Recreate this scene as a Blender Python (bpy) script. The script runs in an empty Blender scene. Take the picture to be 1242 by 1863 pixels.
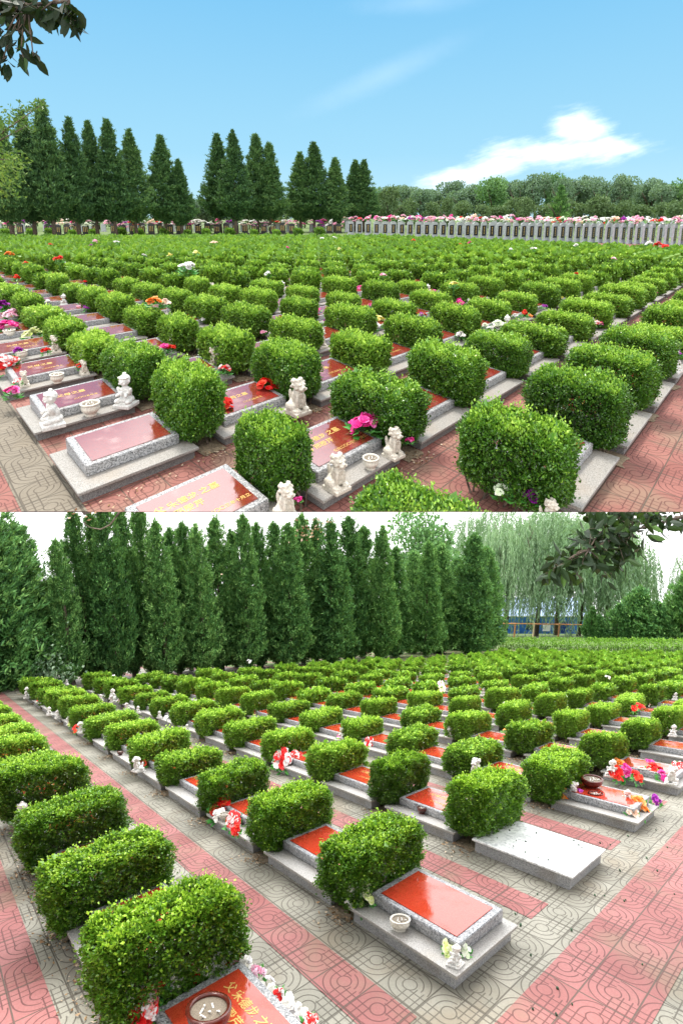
import bpy, bmesh, math, random
import numpy as np
from mathutils import Vector, Matrix
R = math.radians
sc = bpy.context.scene
C = sc.collection

# ------------------------------------------------------------------ camera
FN, PR = 900.0, 565.0                      # focal length and principal row, in photo pixels (1242 wide)
A_ = dict(f=836.0, pitch=R(5.02), cy=465.0, yaw=R(45.22), ox=-.9037, oy=1.5023, S=2.44)
B_ = dict(f=829.0, pitch=R(17.66), cy=1397.0, yaw=R(-48.15), ox=.0237, oy=1.3628, S=2.50)
for q in (A_, B_):
    q['hor'] = q['cy'] - q['f']*math.tan(q['pitch'])
    q['E'] = q['f']/math.cos(q['pitch'])
    q['th'] = math.atan((PR - q['hor'])/FN)          # signed angle of that plane against the camera axis
    q['E2'] = FN/math.cos(q['th'])
    q['h2'] = q['S']*math.cos(q['th'])/math.cos(q['pitch'])
PITCH = A_['th']
HC = A_['h2']
SLOPE = A_['th'] - B_['th']                          # the lower field falls away by this angle
CAM = Vector((0, 0, HC))
cd = bpy.data.cameras.new('camera'); cam = bpy.data.objects.new('camera', cd); C.objects.link(cam)
cam.location = CAM; cam.rotation_euler = (math.pi/2 - PITCH, 0, 0)
cd.sensor_fit = 'HORIZONTAL'; cd.sensor_width = 36; cd.lens = 36*FN/1242
cd.shift_y = -(931.5 - PR)/1242
cd.clip_start = .05; cd.clip_end = 2000
sc.camera = cam
sc.render.resolution_x = 682; sc.render.resolution_y = 1024
sc.view_settings.view_transform = 'Standard'; sc.view_settings.look = 'None'
sc.view_settings.exposure = 1.1; sc.view_settings.gamma = 1.0
sc.cycles.max_bounces = 6; sc.cycles.transparent_max_bounces = 4
sc.cycles.diffuse_bounces = 2; sc.cycles.glossy_bounces = 2; sc.cycles.transmission_bounces = 3
sc.cycles.caustics_reflective = False; sc.cycles.caustics_refractive = False

# ------------------------------------------------------------------ node helper
class NT:
    def __init__(s, tree): s.t = tree; s.l = tree.links
    def n(s, typ, **kw):
        nd = s.t.nodes.new(typ)
        for k, v in kw.items(): setattr(nd, k, v)
        return nd
    def put(s, sock, v):
        if isinstance(v, (int, float)):
            sock.default_value = v if not hasattr(sock.default_value, '__len__') else [v]*len(sock.default_value)
        elif isinstance(v, (tuple, list)):
            d = list(v)
            if len(d) == 3 and len(sock.default_value) == 4: d.append(1)
            sock.default_value = d
        else: s.l.new(v, sock)
    def m(s, op, a, b=0.0, c=0.0, clamp=False):
        nd = s.n('ShaderNodeMath', operation=op); nd.use_clamp = clamp
        s.put(nd.inputs[0], a); s.put(nd.inputs[1], b); s.put(nd.inputs[2], c)
        return nd.outputs[0]
    def add(s, a, b): return s.m('ADD', a, b)
    def sub(s, a, b): return s.m('SUBTRACT', a, b)
    def mul(s, a, b): return s.m('MULTIPLY', a, b)
    def div(s, a, b): return s.m('DIVIDE', a, b)
    def mx(s, a, b): return s.m('MAXIMUM', a, b)
    def mn(s, a, b): return s.m('MINIMUM', a, b)
    def ss(s, x, lo, hi):
        nd = s.n('ShaderNodeMapRange', interpolation_type='SMOOTHSTEP')
        s.put(nd.inputs[0], x); s.put(nd.inputs[1], lo); s.put(nd.inputs[2], hi); return nd.outputs[0]
    def mix(s, f, a, b, blend='MIX'):
        nd = s.n('ShaderNodeMix', data_type='RGBA', blend_type=blend)
        s.put(nd.inputs[0], f); s.put(nd.inputs[6], a); s.put(nd.inputs[7], b); return nd.outputs[2]
    def noise(s, vec, scale, detail=3, rough=.5, dim='3D'):
        nd = s.n('ShaderNodeTexNoise', noise_dimensions=dim)
        if vec is not None: s.l.new(vec, nd.inputs['Vector'])
        nd.inputs['Scale'].default_value = scale; nd.inputs['Detail'].default_value = detail
        nd.inputs['Roughness'].default_value = rough
        return nd.outputs[0]
    def xyz(s, v):
        nd = s.n('ShaderNodeSeparateXYZ'); s.l.new(v, nd.inputs[0]); return nd.outputs
    def ramp(s, f, stops):
        nd = s.n('ShaderNodeValToRGB'); e = nd.color_ramp.elements
        while len(e) < len(stops): e.new(.5)
        for q, (p, c) in zip(e, stops): q.position = p; q.color = (*c, 1)
        s.put(nd.inputs[0], f); return nd.outputs[0]

# ------------------------------------------------------------------ sky
SKYW = 1.05
def make_world():
    w = bpy.data.worlds.new('World'); sc.world = w; w.use_nodes = True
    t = NT(w.node_tree); w.node_tree.nodes.clear()
    d = t.n('ShaderNodeTexCoord').outputs['Generated']
    x, y, z = t.xyz(d)
    blue = t.ramp(t.m('MULTIPLY', z, 2.6, clamp=True), [(0, (.27, .415, .475)), (.3, (.185, .355, .465)), (1, (.105, .28, .44))])
    # cloud coordinates: slopes of the direction, in units of the frame
    px = t.div(x, t.mx(y, .05)); pz = t.div(z, t.mx(y, .05))
    cv = t.n('ShaderNodeCombineXYZ'); t.put(cv.inputs[0], px); t.put(cv.inputs[1], t.mul(pz, 1.6))
    n1 = t.noise(cv.outputs[0], 9, 5, .6); n2 = t.noise(cv.outputs[0], 30, 4, .6)
    wob = t.add(t.mul(t.sub(n1, .5), .30), t.mul(t.sub(n2, .5), .14))
    def blob(cx, cz, rx, rz, sh=0.0):
        a = t.div(t.sub(t.add(px, 0), cx), rx); b = t.div(t.sub(t.sub(pz, cz), t.mul(t.sub(px, cx), sh)), rz)
        q = t.m('SQRT', t.add(t.mul(a, a), t.mul(b, b)))
        return t.sub(1, t.add(q, t.mul(wob, 2.6)))
    c = blob(.42, .122, .21, .036, .05)
    for q in (blob(.27, .085, .17, .035, .28), blob(.46, .165, .075, .045), blob(.53, .132, .075, .024, -.12)):
        c = t.mx(c, q)
    sv = t.n('ShaderNodeCombineXYZ'); t.put(sv.inputs[0], px); t.put(sv.inputs[1], t.mul(t.add(pz, t.mul(px, -.25)), 5)); st = t.noise(sv.outputs[0], 11, 6, .65)
    c = t.mul(t.ss(t.add(c, t.mul(t.sub(st, .5), 1.1)), -.05, 1.0), .80)
    wisp = blob(.08, .26, .17, .028, .42); wisp2 = blob(.14, .385, .12, .022, .05)
    c = t.mx(c, t.mul(t.ss(t.mx(wisp, wisp2), -.3, 1.2), .10))
    front = t.mix(c, blue, (.74, .79, .87))
    n3 = t.noise(d, 2.2, 4, .55)
    cov = t.ss(t.add(z, t.mul(t.sub(n3, .5), .35)), .44, .62)
    cov = t.mx(cov, t.ss(t.add(t.mul(y, -1), t.mul(t.sub(n3, .5), .3)), -.15, .15))
    cov = t.mx(cov, t.m('LESS_THAN', z, -.03))
    col = t.mix(cov, front, (SKYW, SKYW*1.0, SKYW*1.01))
    bg = t.n('ShaderNodeBackground'); t.put(bg.inputs[0], col); bg.inputs[1].default_value = 1.0
    t.l.new(bg.outputs[0], t.n('ShaderNodeOutputWorld').inputs[0])
    w.cycles.sampling_method = 'MANUAL'; w.cycles.sample_map_resolution = 512
make_world()
sl = bpy.data.lights.new('sun', 'SUN'); sl.energy = 2.0; sl.angle = R(14); sl.color = (1, .95, .86)
sun = bpy.data.objects.new('sun', sl); C.objects.link(sun)
SUND = Vector((-.35, .55, 1.25)).normalized()        # towards the sun: high, ahead of the camera
sun.rotation_euler = SUND.to_track_quat('Z', 'Y').to_euler(); sun.location = (0, 0, 60)

# ------------------------------------------------------------------ the two planes
def vec(*a): return np.array(a, float)
class Plane:
    """the plan of a field: X to the right, Y away from the camera along its ground, Z up"""
    def __init__(s, q, base, fwd):
        s.q = q; s.base = base; s.f = fwd
        s.k = q['E2']/q['E']*math.cos(q['pitch'])/math.cos(q['th'])*(q['h2']/q['S'])
        s.c = (q['h2']/q['S'])*q['E2']/q['E']
    def y2(s, Y):       # distance along the ground in the survey -> in the scene
        q = s.q
        zc = Y*math.cos(q['pitch']) + q['S']*math.sin(q['pitch'])
        return (zc*s.c - q['h2']*math.sin(q['th']))/math.cos(q['th'])
    def P(s, X, Y2, Z=0): return s.base + vec(X, 0, 0) + Y2*s.f + vec(0, 0, Z)
    def uv(s, u, v, Z=0):
        q = s.q; a = q['yaw']
        X = q['ox']*q['S'] + u*math.cos(a) - v*math.sin(a); Y = q['oy']*q['S'] + u*math.sin(a) + v*math.cos(a)
        return s.P(X, s.y2(Y), Z)
    def axes(s):        # images of unit u, v, z
        o = s.uv(0, 0); return np.stack([s.uv(1, 0)-o, s.uv(0, 1)-o, vec(0, 0, 1)])
    def inv(s, X, Y2):
        o = s.uv(0, 0); M = s.axes()[:2]
        r = s.P(X, Y2) - o
        G = M@M.T; return np.linalg.solve(G, M@r)
    def at(s, x, y, h=0.0):
        """the point h metres above this ground seen at photo pixel (x, y)"""
        d = ray(x, y); n = np.cross(vec(1, 0, 0), s.f); n /= np.linalg.norm(n)
        b = s.base + vec(0, 0, h)
        t = ((b - cam0)@n)/(d@n); return cam0 + d*t
cam0 = vec(0, 0, HC)
_f = vec(0, math.cos(PITCH), -math.sin(PITCH)); _u = vec(0, math.sin(PITCH), math.cos(PITCH))
def ray(x, y): return _f*FN + vec(1, 0, 0)*(x - 621) - _u*(y - PR)
def px(p):
    r = np.asarray(p) - cam0; z = r@_f; return 621 + FN*r[0]/z, PR - FN*(r@_u)/z, z
def deep(x, y, z): return cam0 + ray(x, y)/FN*z
PA = Plane(A_, vec(0, 0, 0), vec(0, 1, 0))
nb = vec(0, math.sin(SLOPE), math.cos(SLOPE)); fb = vec(0, math.cos(SLOPE), -math.sin(SLOPE))
PB = Plane(B_, cam0 - nb*B_['h2'], fb)
SEAM = 931.0
EDGE = PA.at(621, SEAM)[1]
print('slope', math.degrees(SLOPE), 'edge', EDGE, 'HC', HC)
AX = {'A': PA.axes(), 'B': PB.axes()}
SM = {'A': np.eye(3), 'B': np.stack([vec(1, 0, 0), fb, vec(0, 0, 1)])}     # small things stand on the slope
PL = {'A': PA, 'B': PB}

# ------------------------------------------------------------------ object helpers
def tag(o, label=None, cat=None, group=None, kind=None):
    if label: o['label'] = label
    if cat: o['category'] = cat
    if group: o['group'] = group
    if kind: o['kind'] = kind
    return o
def empty(name, loc, label, cat, group=None):
    o = bpy.data.objects.new(name, None); o.empty_display_size = .1; C.objects.link(o); o.location = Vector(loc)
    return tag(o, label, cat, group)
def put(name, me, parent=None, loc=(0, 0, 0), rz=0, s=1.0):
    o = bpy.data.objects.new(name, me); C.objects.link(o)
    if parent: o.parent = parent
    o.location = Vector(loc); o.rotation_euler = (0, 0, rz); o.scale = (s, s, s)
    return o
def copy_tree(o, parent=None):
    c = o.copy(); C.objects.link(c); c.parent = parent
    for ch in list(o.children): copy_tree(ch, c)
    return c
def mesh_np(name, V, F, mats, tone=None, mi=None, smooth=False, M=None):
    """V (n,3); F (m,k) equal-sized faces"""
    V = np.asarray(V, float)
    if M is not None: V = V@M
    F = np.asarray(F, np.int32); k = F.shape[1]
    me = bpy.data.meshes.new(name)
    me.vertices.add(len(V)); me.vertices.foreach_set('co', V.ravel().astype(np.float32))
    me.loops.add(F.size); me.loops.foreach_set('vertex_index', F.ravel())
    me.polygons.add(len(F)); me.polygons.foreach_set('loop_start', np.arange(0, F.size, k, dtype=np.int32))
    me.polygons.foreach_set('loop_total', np.full(len(F), k, np.int32))
    if mi is not None: me.polygons.foreach_set('material_index', np.asarray(mi, np.int32))
    me.update(calc_edges=True)
    if tone is not None:
        a = me.attributes.new('tone', 'FLOAT', 'FACE'); a.data.foreach_set('value', np.asarray(tone, np.float32))
    me.polygons.foreach_set('use_smooth', np.full(len(F), smooth))
    for m in (mats if isinstance(mats, (list, tuple)) else [mats]): me.materials.append(m)
    return me
class MB:
    """collects boxes, tubes and lathes for ONE mesh"""
    def __init__(s): s.b = bmesh.new()
    def hexa(s, P):       # 8 corners: bottom 4 ccw, top 4 ccw
        v = [s.b.verts.new(p) for p in P]
        for f in ((3, 2, 1, 0), (4, 5, 6, 7), (0, 1, 5, 4), (1, 2, 6, 5), (2, 3, 7, 6), (3, 0, 4, 7)): s.b.faces.new([v[i] for i in f])
        return v
    def box(s, x0, x1, y0, y1, z0, z1, bev=0.0):
        vs = s.hexa([(x0, y0, z0), (x1, y0, z0), (x1, y1, z0), (x0, y1, z0), (x0, y0, z1), (x1, y0, z1), (x1, y1, z1), (x0, y1, z1)])
        if bev:
            es = list({e for v in vs for e in v.link_edges})
            bmesh.ops.bevel(s.b, geom=es, offset=bev, segments=2, affect='EDGES', profile=.5)
    def ring(s, c, r, n, ax):
        a, b = ax; return [s.b.verts.new(Vector(c) + a*(r*math.cos(2*math.pi*i/n)) + b*(r*math.sin(2*math.pi*i/n))) for i in range(n)]
    def tube(s, pts, rad, n=7):
        pts = [Vector(p) for p in pts]; prev = None
        for i, p in enumerate(pts):
            d = (pts[min(i+1, len(pts)-1)] - pts[max(i-1, 0)]).normalized()
            a = d.orthogonal().normalized(); b = d.cross(a)
            r = rad[i] if hasattr(rad, '__len__') else rad
            cur = s.ring(p, r, n, (a, b))
            if prev:
                k = min(range(n), key=lambda q: (cur[q].co - prev[0].co).length)
                cur2 = cur[k:] + cur[:k]
                if (cur2[1].co - prev[1].co).length > (cur2[-1].co - prev[1].co).length: cur2 = [cur2[0]] + cur2[1:][::-1]
                for q in range(n): s.b.faces.new((prev[q], prev[(q+1) % n], cur2[(q+1) % n], cur2[q]))
                prev = cur2
            else: prev = cur; s.b.faces.new(prev[::-1])
        s.b.faces.new(prev)
    def lathe(s, prof, n=24, c=(0, 0, 0)):
        prev = None
        for r, z in prof:
            cur = s.ring(Vector(c) + Vector((0, 0, z)), max(r, 1e-4), n, (Vector((1, 0, 0)), Vector((0, 1, 0))))
            if prev:
                for q in range(n): s.b.faces.new((prev[q], prev[(q+1) % n], cur[(q+1) % n], cur[q]))
            prev = cur
    def ell(s, c, r, rot=(0, 0, 0), sub=2):
        from mathutils import Euler
        M = Matrix.Translation(c) @ Euler(rot).to_matrix().to_4x4() @ Matrix.Diagonal((r[0], r[1], r[2], 1))
        bmesh.ops.create_icosphere(s.b, subdivisions=sub, radius=1, matrix=M)
    def mesh(s, name, mats, M=None, smooth=False):
        bmesh.ops.recalc_face_normals(s.b, faces=s.b.faces)
        me = bpy.data.meshes.new(name)
        if M is not None:
            for v in s.b.verts: v.co = Vector(np.array(v.co)@M)
        s.b.to_mesh(me); s.b.free()
        for m in (mats if isinstance(mats, (list, tuple)) else [mats]): me.materials.append(m)
        if smooth:
            for p in me.polygons: p.use_smooth = True
        return me
def sheet(name, plane, quads, z, mat, label=None, kind='structure'):
    """quads given by lattice corners (u, v) -> flat sheet carrying the (u, v) metres as its UV map"""
    me = bpy.data.meshes.new(name); V = []; F = []; UV = []
    for q in quads:
        F.append(list(range(len(V), len(V)+4)))
        for (u, v) in q: V.append(tuple(plane.uv(u, v, z))); UV.append((u, v))
    me.from_pydata(V, [], F); l = me.uv_layers.new(name='UVMap')
    for p in me.polygons:
        for li in p.loop_indices: l.data[li].uv = UV[me.loops[li].vertex_index]
    me.materials.append(mat); o = put(name, me); tag(o, kind=kind); return o

# ------------------------------------------------------------------ materials
def mat(name, f):
    m = bpy.data.materials.new(name); m.use_nodes = True; t = NT(m.node_tree); m.node_tree.nodes.clear()
    p = t.n('ShaderNodeBsdfPrincipled'); o = t.n('ShaderNodeOutputMaterial'); t.l.new(p.outputs[0], o.inputs[0])
    f(t, p, o); return m
def bump(t, p, h, dist=.01, st=.5):
    b = t.n('ShaderNodeBump'); b.inputs['Distance'].default_value = dist; b.inputs['Strength'].default_value = st
    t.put(b.inputs['Height'], h); t.l.new(b.outputs[0], p.inputs['Normal'])
def objco(t): return t.n('ShaderNodeTexCoord').outputs['Object']
def leaf_mat(name, dark, mid, lite, rough=.4, trans=.3, spec=.5):
    def f(t, p, o):
        a = t.n('ShaderNodeAttribute', attribute_name='tone').outputs['Fac']
        r = t.n('ShaderNodeObjectInfo').outputs['Random']
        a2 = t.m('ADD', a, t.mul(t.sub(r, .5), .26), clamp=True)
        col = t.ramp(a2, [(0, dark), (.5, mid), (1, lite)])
        t.put(p.inputs['Base Color'], col); p.inputs['Roughness'].default_value = rough
        p.inputs['Specular IOR Level'].default_value = spec
        tr = t.n('ShaderNodeBsdfTranslucent'); t.put(tr.inputs[0], t.mix(.35, col, (.35, .55, .04)))
        mx = t.n('ShaderNodeMixShader'); mx.inputs[0].default_value = trans
        t.l.new(p.outputs[0], mx.inputs[1]); t.l.new(tr.outputs[0], mx.inputs[2]); t.l.new(mx.outputs[0], o.inputs[0])
    return mat(name, f)
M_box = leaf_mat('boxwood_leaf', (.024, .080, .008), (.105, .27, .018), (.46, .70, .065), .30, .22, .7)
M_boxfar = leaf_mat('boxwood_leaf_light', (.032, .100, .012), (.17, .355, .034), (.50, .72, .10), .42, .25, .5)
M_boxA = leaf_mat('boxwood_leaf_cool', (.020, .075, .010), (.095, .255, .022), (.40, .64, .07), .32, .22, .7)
M_con = leaf_mat('cypress_leaf', (.020, .062, .026), (.065, .16, .052), (.19, .33, .10), .6, .15, .3)
M_con2 = leaf_mat('cypress_leaf_deep', (.016, .060, .020), (.070, .195, .050), (.27, .48, .14), .6, .18, .3)
M_wil = leaf_mat('willow_leaf', (.09, .17, .09), (.20, .32, .19), (.42, .55, .38), .5, .35, .4)
M_for = leaf_mat('broadleaf_green', (.06, .15, .06), (.13, .27, .10), (.26, .43, .15), .6, .25, .3)
M_for2 = leaf_mat('broadleaf_bluegreen', (.085, .155, .105), (.16, .26, .165), (.27, .38, .22), .6, .25, .3)  # haze of the far wood put into a paler blue-green leaf colour
M_scrub = leaf_mat('olive_scrub', (.055, .10, .045), (.11, .18, .075), (.20, .29, .12), .7, .15, .2)
M_big = leaf_mat('large_dark_leaf', (.005, .012, .004), (.010, .028, .007), (.06, .13, .02), .5, .06, .22)
M_maple = leaf_mat('pale_leaf', (.035, .085, .02), (.10, .21, .04), (.30, .42, .07), .5, .3, .3)
M_fleaf = leaf_mat('flower_leaf', (.03, .16, .03), (.07, .34, .06), (.20, .60, .14), .4, .25, .5)
def f_bark(t, p, o):
    c = objco(t); n = t.noise(c, 14, 4); t.put(p.inputs['Base Color'], t.ramp(n, [(.3, (.035, .024, .016)), (.7, (.16, .12, .09))])); p.inputs['Roughness'].default_value = .9
    bump(t, p, n, .02, .6)
M_bark = mat('bark', f_bark)
def granite(name, base, dk, lt, sc_=260, rough=.45, grime=.5, grimec=(.30, .24, .16)):
    def f(t, p, o):
        c = objco(t)
        n = t.noise(c, sc_, 2, .7); n2 = t.noise(c, sc_*.45, 2, .6); g = t.noise(c, 3.0, 5, .6)
        col = t.ramp(t.add(t.mul(n, .6), t.mul(n2, .4)), [(.40, dk), (.50, base), (.60, lt)])
        col = t.mix(t.mul(t.ss(g, .48, .72), grime), col, grimec, 'MULTIPLY' if False else 'MIX')
        t.put(p.inputs['Base Color'], col); t.put(p.inputs['Roughness'], t.add(rough, t.mul(g, .25)))
        bump(t, p, n, .001, .3)
    return mat(name, f)
M_slab = granite('pale_granite_slab', (.38, .365, .345), (.17, .165, .155), (.50, .485, .46), 200, .35, .35, (.36, .31, .24))
M_base = granite('grey_granite_block', (.33, .33, .34), (.15, .15, .16), (.52, .52, .52), 200, .6, .40, (.20, .155, .11))
M_plinth = granite('speckled_granite', (.27, .28, .29), (.04, .04, .05), (.55, .55, .56), 120, .3, .15)
M_baseA = granite('weathered_granite_block', (.17, .165, .16), (.07, .07, .07), (.28, .27, .26), 200, .7, .45, (.12, .09, .06))
M_slabA = granite('weathered_granite_slab', (.28, .265, .245), (.12, .115, .105), (.38, .365, .34), 200, .4, .45, (.27, .22, .17))
M_white = granite('white_slab', (.78, .79, .79), (.45, .46, .47), (.88, .88, .88), 30, .22, .35, (.34, .36, .37))
M_stele = granite('stele_granite', (.36, .385, .41), (.27, .29, .31), (.46, .48, .50), 12, .5, .2, (.35, .33, .30))
def f_plate(t, p, o):
    c = objco(t); n = t.noise(c, 220, 2, .7); r = t.n('ShaderNodeObjectInfo').outputs['Random']
    col = t.ramp(n, [(.38, (.12, .014, .010)), (.5, (.22, .026, .018)), (.62, (.30, .048, .036))])
    t.put(p.inputs['Base Color'], col); p.inputs['Roughness'].default_value = .10; p.inputs['Specular IOR Level'].default_value = .9
    p.inputs['Coat Weight'].default_value = 0.0; p.inputs['IOR'].default_value = 2.3; p.inputs['Coat Roughness'].default_value = .05
    g = t.noise(c, 5, 4); t.put(p.inputs['Roughness'], t.add(.08, t.mul(t.ss(g, .45, .7), .22)))
M_plate = mat('polished_red_granite', f_plate)
def f_plateb(t, p, o):
    c = objco(t); n = t.noise(c, 220, 2, .7)
    t.put(p.inputs['Base Color'], t.ramp(n, [(.38, (.26, .018, .008)), (.5, (.46, .038, .016)), (.62, (.56, .075, .040))]))
    p.inputs['IOR'].default_value = 1.75; g = t.noise(c, 5, 4); t.put(p.inputs['Roughness'], t.add(.08, t.mul(t.ss(g, .45, .7), .22)))
M_plateB = mat('polished_orange_red_granite', f_plateb)
def plain(name, col, rough=.5, metal=0.0, spec=.5, nz=0.0, nsc=8, rnd=0.0, bmp=0.0):
    def f(t, p, o):
        c = col
        if nz:
            n = t.noise(objco(t), nsc, 4, .6); c = t.mix(t.ss(n, .35, .7), tuple(q*(1-nz) for q in col), col)
            if bmp: bump(t, p, n, bmp, .5)
        t.put(p.inputs['Base Color'], c); p.inputs['Roughness'].default_value = rough
        p.inputs['Metallic'].default_value = metal; p.inputs['Specular IOR Level'].default_value = spec
    return mat(name, f)
M_gold = plain('gold_paint', (.62, .42, .12), .4, .2)
M_marble = plain('white_marble', (.80, .79, .75), .5, nz=.35, nsc=22, bmp=.004)
M_marble2 = plain('cream_marble', (.72, .66, .56), .55, nz=.35, nsc=18, bmp=.004)
M_pot = plain('cream_glaze', (.80, .76, .66), .25, nz=.35, nsc=14)
M_brown = plain('brown_glaze', (.10, .018, .012), .15, nz=.4, nsc=10)
M_ash = plain('incense_ash', (.30, .25, .19), .95, nz=.6, nsc=60, bmp=.01)
M_paper = plain('white_paper', (.85, .85, .83), .8)
M_metal_w = plain('white_painted_metal', (.78, .79, .80), .4)
M_bwall = plain('blue_cladding', (.05, .20, .75), .5, nz=.25, nsc=2)
M_broof = plain('pale_blue_roof', (.42, .55, .78), .5, nz=.2, nsc=2)
M_orange = plain('orange_painted_frame', (.62, .27, .12), .6, nz=.3, nsc=5)
M_black = plain('black_polished_granite', (.02, .02, .022), .2)
M_rope = plain('tree_tie', (.72, .58, .36), .8)
FLC = {'red': ((.80, .012, .012), (.85, .10, .04)), 'magenta': ((.80, .03, .30), (.90, .22, .55)), 'pink': ((.90, .38, .55), (.92, .70, .78)),
       'purple': ((.28, .01, .30), (.55, .06, .55)), 'yellow': ((.90, .80, .18), (.92, .88, .50)), 'yellowgreen': ((.75, .86, .30), (.88, .90, .62)),
       'orange': ((.95, .28, .03), (.95, .50, .18)), 'white': ((.88, .86, .86), (.92, .90, .84)), 'palegreen': ((.80, .90, .66), (.90, .92, .82)),
       'redwhite': ((.82, .02, .02), (.92, .88, .86)), 'peach': ((.93, .66, .50), (.94, .82, .72))}
def f_petal(c1, c2):
    def f(t, p, o):
        a = t.n('ShaderNodeAttribute', attribute_name='tone').outputs['Fac']
        col = t.mix(t.ss(a, .45, .6), c1, c2); t.put(p.inputs['Base Color'], col); p.inputs['Roughness'].default_value = .55
        tr = t.n('ShaderNodeBsdfTranslucent'); t.put(tr.inputs[0], col); mx = t.n('ShaderNodeMixShader'); mx.inputs[0].default_value = .3
        t.l.new(p.outputs[0], mx.inputs[1]); t.l.new(tr.outputs[0], mx.inputs[2]); t.l.new(mx.outputs[0], o.inputs[0])
    return f
M_fl = {k: mat(k+'_petal', f_petal(*v)) for k, v in FLC.items()}
PV = .3365
def paver(name, c1, c2, lo, ou=0.0, ov=0.0):
    """square embossed pavers laid on the (u, v) metres of the sheet's UV map: a round boss, arcs in two corners and a grid in the other two"""
    def f(t, p, o):
        uv = t.n('ShaderNodeUVMap').outputs[0]; u, v, _ = t.xyz(uv)
        a = t.div(t.sub(u, ou), PV); b = t.div(t.sub(v, ov), PV)
        fa = t.m('FLOOR', a); fb_ = t.m('FLOOR', b)
        x = t.sub(t.mul(t.sub(a, fa), 2), 1); y = t.sub(t.mul(t.sub(b, fb_), 2), 1)
        par = t.m('MODULO', t.add(t.add(fa, fb_), 1000), 2)
        sg = t.sub(1, t.mul(par, 2)); x2 = t.mul(x, sg)
        r = t.m('SQRT', t.add(t.mul(x, x), t.mul(y, y)))
        W = .032
        def ln(dist, w=W): return t.sub(1, t.ss(t.m('ABSOLUTE', dist), w*.45, w*1.1))
        arcs = t.mx(ln(t.sub(r, .60)), ln(t.sub(r, .92)))
        gx = t.m('PINGPONG', t.add(x, 4.0), .17); gy = t.m('PINGPONG', t.add(y, 4.0), .17)
        grid = t.mul(t.mx(ln(gx), ln(gy)), t.m('GREATER_THAN', r, .32))
        isg = t.m('GREATER_THAN', t.mul(x2, y), 0.0)
        g = t.add(t.mul(grid, isg), t.mul(arcs, t.sub(1, isg)))
        g = t.mx(g, ln(t.sub(r, .31)))
        jt = t.mx(t.ss(t.m('ABSOLUTE', x), .955, .985), t.ss(t.m('ABSOLUTE', y), .955, .985))
        cv = t.n('ShaderNodeCombineXYZ'); t.put(cv.inputs[0], t.mul(fa, 1.37)); t.put(cv.inputs[1], t.mul(fb_, 2.11))
        wn = t.n('ShaderNodeTexWhiteNoise', noise_dimensions='2D'); t.l.new(cv.outputs[0], wn.inputs[0])
        n = t.noise(uv, 3.0, 6, .65); nf = t.noise(uv, 60, 3, .7)
        col = t.mix(t.add(t.mul(wn.outputs[0], .55), t.mul(t.sub(n, .3), .9)), c1, c2)
        col = t.mix(t.mul(t.sub(nf, .4), 1.1), col, tuple(q*.55 for q in c1))
        n5 = t.noise(uv, 1.1, 5, .6)
        col = t.mix(t.mul(t.ss(n5, .50, .68), .55), col, (.20, .155, .10))      # washed-in silt
        col = t.mix(t.mul(g, t.add(.55, t.mul(n, .4))), col, lo)
        col = t.mix(t.mul(jt, .85), col, (.06, .05, .035))
        t.put(p.inputs['Base Color'], col); p.inputs['Roughness'].default_value = .75
        bump(t, p, t.sub(t.mul(nf, .1), t.mx(g, jt)), .006, .6)
    return mat(name, f)
M_pred = paver('red_embossed_paver', (.24, .078, .072), (.37, .150, .140), (.075, .022, .02))
M_pgrey = paver('grey_embossed_paver', (.195, .185, .145), (.325, .31, .255), (.06, .05, .035))
M_predA = paver('weathered_red_paver', (.21, .070, .055), (.30, .125, .10), (.085, .025, .02))
M_pgreyA = paver('weathered_grey_paver', (.15, .125, .09), (.22, .19, .145), (.06, .045, .03))
def f_soil(t, p, o):
    c = objco(t); n = t.noise(c, 30, 5, .7); n2 = t.noise(c, 5, 3)
    t.put(p.inputs['Base Color'], t.ramp(t.add(t.mul(n, .6), t.mul(n2, .4)), [(.3, (.09, .065, .04)), (.55, (.26, .20, .13)), (.7, (.42, .35, .25))]))
    p.inputs['Roughness'].default_value = .95; bump(t, p, n, .02, .8)
M_soil = mat('sandy_soil', f_soil)
def f_grass(t, p, o):
    c = objco(t); n = t.noise(c, 1.5, 6, .7)
    t.put(p.inputs['Base Color'], t.ramp(n, [(.3, (.05, .09, .02)), (.7, (.16, .22, .06))])); p.inputs['Roughness'].default_value = .95
M_grass = mat('rough_grass', f_grass)
def f_skypanel(t, p, o):  # glow of an added panel that stands in for sky light
    e = t.n('ShaderNodeEmission'); e.inputs[0].default_value = (1, 1, 1.01, 1); e.inputs[1].default_value = 2.1
    t.l.new(e.outputs[0], o.inputs[0])
M_skypanel = mat('sky_light_panel', f_skypanel); M_skypanel.cycles.emission_sampling = 'NONE'

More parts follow.
